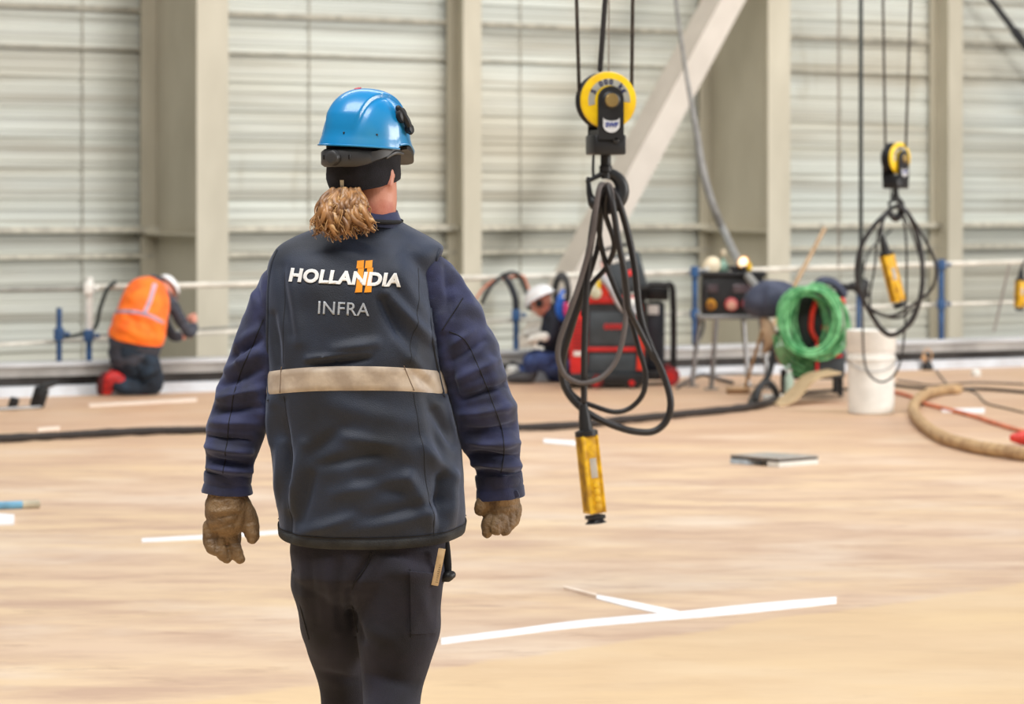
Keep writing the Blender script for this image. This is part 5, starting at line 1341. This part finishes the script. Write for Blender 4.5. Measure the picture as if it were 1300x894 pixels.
# ---- cables slung over the rail
def sling(pts, r, m, lab, off=0.2, name='rail_cable'):
    bm = NB(); tube(bm, [R_(x, y, off+(d if d else 0)) for x, y, d in pts], r, seg=8, n=6); return tag(obj(name, bm, m), lab, 'cable')
sling([(146,358,-.06),(136,368,-.06),(127,392,-.06),(121,415,-.06),(104,424,-.06),(84,428,-.07)], 0.017, mat('dark_green_lead', (44,52,50), 0.5), 'dark cable slung over the rail left of the kneeling worker')
sling([(612,384,-.06),(622,365,-.07),(636,352,-.07),(650,346,-.08),(660,352,-.07),(668,372,-.06),(672,392,-.06)], 0.018, M_cable, 'black cable arching over the rail left of the seated worker')
sling([(640,350,-.05),(648,362,-.06),(654,378,-.06),(655,392,-.06)], 0.030, mat('blue_black_paint', (38,44,54), 0.45), 'thick dark lead knotted on the rail above the blue post near the seated worker')
sling([(604,380,-.05),(614,366,-.05),(628,356,-.06),(645,352,-.06),(662,350,-.07),(668,358,-.06),(674,376,-.06)], 0.010, mat('salmon_hose', (224,130,94), 0.6), 'thin salmon lead looped over the rail left of the seated worker')
sling([(1281,338,-.05),(1276,360,-.05),(1268,395,-.05),(1262,420,-.05)], 0.012, mat('pale_line2', (140,130,122), 0.6), 'thin grey line hanging from the rail near the right edge')
sling([(880,440,-.1),(888,430,-.1),(893,415,-.05),(892,402,-.05)], 0.016, M_cable, 'black cable hanging behind the stand at the socket box')
# ================================================================== THE TWO WORKERS AT THE DECK EDGE
def LMB(bm, Fn, S, pts, seg=20, n=5, flat=1.0, fd=None, cap='round'):
    return tube(bm, [Fn(a,b,c) for a,b,c,d in pts], [d/S for a,b,c,d in pts], seg=seg, n=n, flat=flat, flatdir=fd, cap=cap)
def head_into(bm, c, R, k=1.0):
    """R: head frame (x right, y face, z up)"""
    f = lambda x,y,z: c+R @ (Vector((x,y,z))*k)
    ball(bm, f(0,-0.005,0.03), tuple(q*k for q in (0.076,0.098,0.095)), R); ball(bm, f(0,0.03,-0.03), tuple(q*k for q in (0.062,0.068,0.085)), R)
    ball(bm, f(0,0.055,-0.09), tuple(q*k for q in (0.038,0.036,0.028)), R); tube(bm, [f(0,0.092,0.02), f(0,0.114,-0.024)], [0.01*k,0.016*k], smooth=False, seg=10)
    ball(bm, f(0,0.094,-0.058), tuple(q*k for q in (0.022,0.010,0.010)), R)
    for s in (-1,1):
        ball(bm, f(s*0.078,0.0,-0.01), tuple(q*k for q in (0.011,0.019,0.032)), R); ball(bm, f(s*0.03,0.08,0.03), tuple(q*k for q in (0.028,0.016,0.010)), R)
def hand_into(bm, c, d, up_, s=1):
    d = d.normalized(); sd = d.cross(up_).normalized(); up_ = sd.cross(d)
    ball(bm, c, (0.036,0.036,0.030))
    for k in range(4):
        o = sd*(k-1.5)*0.019; tube(bm, [c+d*0.02+o, c+d*0.055+o*1.05, c+d*(0.078-0.006*abs(k-1.5))+o-up_*0.016], [0.0095,0.009,0.008], seg=8, n=3)
    tube(bm, [c-sd*0.025*s, c-sd*0.045*s+d*0.02, c-sd*0.046*s+d*0.045], [0.012,0.011,0.009], seg=8, n=3)
def shell_helmet(c, R, m, par, a=(0.118,0.145,0.115)):
    bm = NB(); seg = 40; rings = []
    for i in range(14):
        t = i/13*PI/2; ring = []
        for k in range(seg):
            th = 2*PI*k/seg; r_ = math.cos(t)**0.85; fl = 1.10 if i == 0 else 1.0; pk = 0.03*max(0, math.sin(th)-0.5) if i == 0 else 0
            x = a[0]*r_*fl*math.cos(th); y = (a[1]*fl+pk)*r_*math.sin(th); z = a[2]*math.sin(t)+(0.006 if abs(x) < 0.03 and i > 3 else 0)
            ring.append(bm.verts.new(c+R @ Vector((x,y,z))))
        rings.append(ring)
    for i in range(13):
        for k in range(seg): bm.faces.new((rings[i][k], rings[i][(k+1)%seg], rings[i+1][(k+1)%seg], rings[i+1][k]))
    bmesh.ops.remove_doubles(bm, verts=rings[-1], dist=0.004)
    inn = [bm.verts.new(c+(v.co-c)*0.90+R @ Vector((0,0,0.012))) for v in rings[0]]
    for k in range(seg): bm.faces.new((rings[0][(k+1)%seg], rings[0][k], inn[k], inn[(k+1)%seg]))
    bm.faces.new(list(reversed(inn)))
    return obj('hard_hat', bm, m, par, angle=50)
M_whitehat = mat('white_helmet_plastic', (246,246,246), 0.25, c2=(236,236,238), coat=0.4)
M_char = mat('charcoal_jacket', (62,64,74), 0.75, c2=(44,46,54), scale=10, bump=0.2, bscale=200, sheen=0.15)
M_teal = mat('dark_teal_trousers', (30,46,62), 0.8, c2=(20,30,42), scale=8, bump=0.2, bscale=200)
# ---- kneeling worker
K_S = 154.0; K = mk(K_S)
kw = thing('person', K(165,503,0.1), 'person in orange safety vest, white helmet and red boots kneeling at the railing', 'person')
kp = lambda c: (CX+c.x*K_S, HY+(H-c.z)*K_S)
HRk = RZ(math.radians(-38)) @ RX(math.radians(-52))
bm = NB(); hc_ = K(203,371,0.36); head_into(bm, hc_, HRk, 0.95)
LMB(bm, K, K_S, [(196,378,.30,9),(201,374,.33,9)])
LMB(bm, K, K_S, [(170,448,.05,22),(178,410,.10,24),(184,382,.20,22),(190,370,.26,16)], flat=0.7)
armR = [(205,376,.24,9),(222,402,.26,8),(234,425,.30,7),(239,416,.42,5.5),(238,411,.50,5)]
armL = [(196,388,.38,9),(203,412,.40,8),(212,429,.42,7),(220,431,.50,5)]
LMB(bm, K, K_S, [(a,b,c,d*0.5) for a,b,c,d in armR]); LMB(bm, K, K_S, [(a,b,c,d*0.5) for a,b,c,d in armL])
hand_into(bm, K(237.5,409,.52), Vector((-0.3,0.6,0.7)), Vector((0,-1,0.3))); hand_into(bm, K(224,431,.50), Vector((1,0.3,0.05)), Vector((0,0,1)))
legR = [(180,450,.06,19),(188,472,.05,17),(191,489,.06,14.5),(176,494,.03,11),(156,490,-.02,9.5),(147,486,-.03,8.5)]
legL = [(158,452,.08,19),(156,468,.30,17),(160,483,.50,14),(152,488,.40,11),(142,484,.30,9)]
for lg_ in (legR, legL): LMB(bm, K, K_S, [(a,b,c,d*0.75) for a,b,c,d in lg_])
obj('body', remesh(bm, 0.009, 4), M_skin, kw, angle=80)
bm = NB(); LMB(bm, K, K_S, [(167,440,.05,29),(168,456,.06,29)], flat=0.75, seg=28); LMB(bm, K, K_S, legR, seg=24); LMB(bm, K, K_S, legL, seg=24)
tb = remesh(bm, 0.010, 4); crease(tb, [(180,485,196,478,3,-.02),(184,478,200,470,3,.015),(160,486,178,490,3,-.015),(165,455,185,462,4,-.015),(172,462,178,485,3,-.012)], kp); wob(tb, 0.012, 7, 2)
mnz = min(v.co.z for v in tb.verts)
for v in tb.verts: v.co.z = max(v.co.z, 0.012)
obj('trousers', tb, M_teal, kw, angle=80)
bm = NB(); LMB(bm, K, K_S, [(165,449,.05,29),(167,444,.05,33),(171,434,.06,34),(178,412,.10,32),(184,380,.21,25),(188,366,.26,17)], flat=0.72, seg=48, n=8); 
LMB(bm, K, K_S, armR[:3]+[(238.5,418,.40,7)], seg=20); LMB(bm, K, K_S, armL[:3]+[(218,431,.48,7)], seg=20)
jb = remesh(bm, 0.010, 4); crease(jb, [(150,440,195,452,3,-.012),(212,392,222,388,3,-.015),(218,404,230,398,3,.015),(222,414,236,410,3,-.015)], kp); wob(jb, 0.010, 9, 6); obj('jacket', jb, M_char, kw, angle=80)
VT = [(171.5,433,.06,34.5),(172.5,428,.06,36),(175,415,.08,35),(178,402,.11,33.5),(181,388,.16,31.5),(184,374,.22,28.5),(187,363,.26,22),(189,356,.28,12)]
bm = NB(); LMB(bm, K, K_S, VT, flat=0.78, seg=72, n=12, cap='flat'); crease(bm, [(150,415,185,428,5,.020),(160,400,185,412,4,-.014),(165,380,178,368,5,.018),(158,388,176,384,4,-.016),(196,380,203,410,3,.014),(188,410,200,425,4,-.014),(150,425,175,420,4,-.012)], kp); wob(bm, 0.012, 8, 3)
ov = obj('safety_vest', bm, M_orange, kw, angle=80)
hitO = on_surface([ov])
def strap_line(hit, Fn, pts, r, m, nm, par, y0=20):
    Q = []
    for a, b in crom(pts, 8):
        p = Fn(a,b); 
        h = hit(p.x, p.z, y0)
        if h: Q.append(h[0])
    bm = NB(); tube(bm, Q, r, seg=8, n=2, flat=0.22, flatdir=(0,1,0)); return obj(nm, bm, m, par)
M_lav = mat('lavender_grey_tape', (196,170,190), 0.5)
strap_line(hitO, K, [(147,397),(160,396),(175,397),(192,402),(206,410)], 0.021, M_lav, 'reflective_tape', ov)
strap_line(hitO, K, [(194,362),(192,372),(189,385),(184,398)], 0.020, M_lav, 'reflective_tape', ov)
shell_helmet(hc_+HRk @ Vector((0,0,0.03)), HRk, M_whitehat, kw, (0.105,0.125,0.095))
for (c_, nm) in (((146,484,-.03,9),0),((141,484,.28,9),1)):
    bm = NB(); x,y,d,_ = c_
    LMB(bm, K, K_S, [(x+5,y-1,d,9),(x-2,y-4,d,10),(x-6,y-1,d,10.5),(x-9,y+8,d+.01,9),(x-12,y+14,d+.02,7)]); b2 = remesh(bm, 0.008, 3)
    for v in b2.verts: v.co.z = max(v.co.z, 0.012)
    bo = obj('boot', b2, M_redboot, kw)
    bm = NB(); LMB(bm, K, K_S, [(x-13,y-6,d,6.0),(x-16,y+3,d,6.5),(x-17.5,y+12,d+.01,5.5)], flat=1.2)
    for v in bm.verts: v.co.z = max(v.co.z, 0.010)
    obj('sole', bm, mat('dark_sole', (90,26,28), 0.7), bo)
bm = NB(); c = K(161,480,0.35); box(bm, (c.x,c.y,0.13), (0.16,0.12,0.12), bev=0.02)
lathe(bm, [(0.03,0.19),(0.03,0.23)], (c.x,c.y,0.0), (0,0,1), 14); box(bm, (c.x,c.y,0.035), (0.14,0.1,0.07), bev=0.01)
tag(obj('jerry_can', bm, mat('pale_blue_can', (198,212,222), 0.5)), 'pale blue can glimpsed between the legs of the kneeling worker', 'can')
# ---- seated worker
SS = 143.5; T_ = mk(SS)
sw = thing('person', T_(700,485,0.1), 'person in dark jacket, blue jeans and white helmet crouching by the railing', 'person')
HRs = RZ(math.radians(72)) @ RX(math.radians(-28))
sp_ = lambda c: (CX+c.x*SS, HY+(H-c.z)*SS)
hs = T_(688,384,0.0)
bm = NB(); head_into(bm, hs, HRs, 0.98); LMB(bm, T_, SS, [(700,398,.03,9),(692,388,.02,9)])
LMB(bm, T_, SS, [(712,464,.12,16),(710,435,.08,17),(704,408,.04,16),(701,398,.03,10)])
aR = [(703,405,-.10,9),(697,428,-.18,8),(684,431,-.22,6.5),(679,430,-.22,5)]; aL = [(700,405,.15,9),(690,425,.20,8),(678,424,.12,6),(675,424,.10,5)]
lR = [(712,466,.02,15),(692,458,-.10,13),(676,456,-.14,12),(674,470,-.10,9),(672,479,-.10,7)]; lL = [(710,468,.22,15),(690,462,.30,13),(668,462,.30,11),(662,472,.28,9),(658,479,.28,7)]
for q in (aR, aL, lR, lL): LMB(bm, T_, SS, [(a,b,c,d*0.6) for a,b,c,d in q])
hand_into(bm, T_(676,430,-.22), Vector((-1,0.1,-0.2)), Vector((0,0,1))); hand_into(bm, T_(671,424,.10), Vector((-1,0,-0.2)), Vector((0,0,1)))
obj('body', remesh(bm, 0.009, 4), M_skin, sw, angle=80)
bm = NB(); LMB(bm, T_, SS, [(713,462,.12,20),(711,472,.12,19)], seg=24)
for q in (lR, lL): LMB(bm, T_, SS, q, seg=20)
b2 = remesh(bm, 0.010, 4); crease(b2, [(690,470,705,460,3,-.014),(682,450,700,452,3,.012)], sp_); wob(b2, 0.010, 8, 1)
for v in b2.verts: v.co.z = max(v.co.z, 0.012)
obj('jeans', b2, mat('blue_jeans', (70,92,148), 0.8, c2=(44,58,100), scale=8), sw, angle=80)
bm = NB(); LMB(bm, T_, SS, [(713,462,.12,20),(712,440,.09,22),(706,412,.04,21),(701,400,.03,15),(697,393,.03,10)], seg=32)
LMB(bm, T_, SS, aR[:2]+[(686,431,-.22,7.5)]); LMB(bm, T_, SS, aL[:2]+[(680,425,.13,7.5)])
b2 = remesh(bm, 0.010, 4); wob(b2, 0.012, 8, 5); obj('jacket', b2, mat('black_navy_jacket', (30,36,52), 0.8, c2=(20,22,32)), sw, angle=80)
shell_helmet(hs+HRs @ Vector((0,0,0.035)), HRs, M_whitehat, sw)
for s in (-1, 1):
    bm = NB(); c = hs+HRs @ Vector((s*0.085,0,-0.01)); lathe(bm, [(0.03,0),(0.036,0.012),(0.03,0.03)], c, HRs @ Vector((s,0,0)), 20); obj('ear_muff', bm, M_black, sw)
for c_, k_ in ((T_(676,430,-.22),Vector((-1,0.1,-0.2))),(T_(671,424,.10),Vector((-1,0,-0.2)))):
    bm = NB(); d = k_.normalized(); ball(bm, c_, (0.046,0.046,0.040)); tube(bm, [c_-d*0.10, c_], [0.05,0.044], seg=14, smooth=False)
    sd = d.cross(Vector((0,0,1))).normalized()
    for k in range(4): o_ = sd*(k-1.5)*0.021; tube(bm, [c_+d*0.02+o_, c_+d*0.06+o_, c_+d*0.085+o_-Vector((0,0,0.018))], [0.0135,0.013,0.012], seg=8, n=3)
    tube(bm, [c_-sd*0.03, c_-sd*0.052+d*0.02, c_-sd*0.052+d*0.05], [0.016,0.015,0.013], seg=8, n=3)
    obj('white_glove', remesh(bm, 0.006, 2), mat('off_white_glove', (232,230,220), 0.8), sw)
for q in ((672,480,-.10),(658,480,.28)):
    bm = NB(); c = T_(*q); tube(bm, [Vector((c.x+0.02,c.y,0.12)), Vector((c.x,c.y,0.06)), Vector((c.x-0.10,c.y,0.052)), Vector((c.x-0.17,c.y,0.045))], [0.055,0.058,0.052,0.040], seg=16)
    for v in bm.verts: v.co.z = max(v.co.z, 0.004)
    obj('boot', bm, mat('grey_black_boot', (70,70,74), 0.6), sw)
# things around the seated worker
wc = thing('canister', T_(652,480,0.0), 'white canister on the floor beside the crouching worker, next to the left edge of the railing gap', 'canister')
wc['label'] = 'white canister on the floor left of the crouching worker in jeans'
c = T_(651,480,0.05); c.z = 0; bm = NB(); lathe(bm, [(0.055,0),(0.06,0.01),(0.06,0.13),(0.03,0.155)], c, (0,0,1), 24); obj('body', bm, M_whiteplastic, wc)
bm = NB(); lathe(bm, [(0.03,0.15),(0.03,0.185),(0.02,0.19)], c, (0,0,1), 16); obj('cap', bm, M_dgrey, wc)
bm = NB()
for k in range(4):
    tube(bm, [T_(714+ (7+k)*math.cos(a)*1.0, 372+(17+k*2)*math.sin(a), 0.40+0.025*k) for a in [2*PI*i/16 for i in range(17)]], 0.017, seg=8, n=2)
tag(obj('hanging_cable_ring', bm, M_cable), 'ring of black cable hanging behind the shoulder of the crouching worker', 'cable')
bm = NB()
for k in range(3): tube(bm, [T_(709+k*2.5,380,-.12+.02*k), T_(707+k*2.5,392,-.14+.02*k), T_(710+k*2.5,405,-.12+.02*k)], 0.017, seg=8)
tube(bm, [T_(709,380,-.12), T_(712,374,-.05), T_(715,370,.1)], 0.02, seg=8)
tag(obj('air_hose', bm, mat('bright_blue_hose', (40,104,200), 0.5)), 'bright blue hose bundle left of the welding machine', 'hose')
bm = NB(); tube(bm, [T_(718,386,-.14), T_(719,396,-.14), T_(721,402,-.12)], [0.022,0.03,0.022], seg=12)
tag(obj('torch_grip', bm, mat('magenta_grip', (216,60,120), 0.5)), 'magenta torch grip between the blue hose and the welding machine', 'torch')
# ================================================================== LIGHT AND CAMERA
w = bpy.data.worlds.new('hall_daylight'); SC.world = w; w.use_nodes = True
bg = w.node_tree.nodes['Background']; bg.inputs[0].default_value = (0.93, 0.97, 1.0, 1); bg.inputs[1].default_value = 0.25
def area(name, loc, target, size, power, col=(1,1,1)):
    l = bpy.data.lights.new(name, 'AREA'); l.shape = 'RECTANGLE'; l.size = size[0]; l.size_y = size[1]; l.energy = power; l.color = col
    o = bpy.data.objects.new(name, l); COL.objects.link(o); o.location = loc
    o.rotation_euler = (Vector(target)-Vector(loc)).to_track_quat('-Z','Y').to_euler()
    return o
area('overhead_strip', (-1.5, 5, 10.5), (0, 9, 0), (10, 4), 2300, (1,0.98,0.95))  # unseen overhead light, added to brighten the man's back
area('overhead_strip', (2, 20, 11), (2, 22, 0), (18, 4), 2600, (1,0.98,0.95))
area('overhead_strip', (8, 33, 12), (4, 40, 2), (16, 4), 2400, (1,0.98,0.95))  # unseen overhead light, added to brighten the back wall
area('added_key_light', (27, 10, 7), (1, 33, 2), (12, 8), 9000, (1,0.98,0.96))  # unseen key light added at the right, brightens flanges and leaves webs dark
cam = bpy.data.cameras.new('camera'); co = bpy.data.objects.new('camera', cam); COL.objects.link(co)
co.location = (0, 0, H); co.rotation_euler = (PI/2, 0, 0)
cam.sensor_width = 36; cam.lens = 36*F/1300; cam.shift_y = -(447-HY)/1300
cam.clip_end = 200
cam.dof.use_dof = True; cam.dof.focus_distance = 8.1; cam.dof.aperture_fstop = (cam.lens/1000)/0.020
SC.camera = co
SC.view_settings.view_transform = 'Standard'; SC.view_settings.look = 'None'; SC.view_settings.gamma = 1; SC.view_settings.use_curve_mapping = False
SC.view_settings.exposure = -0.62
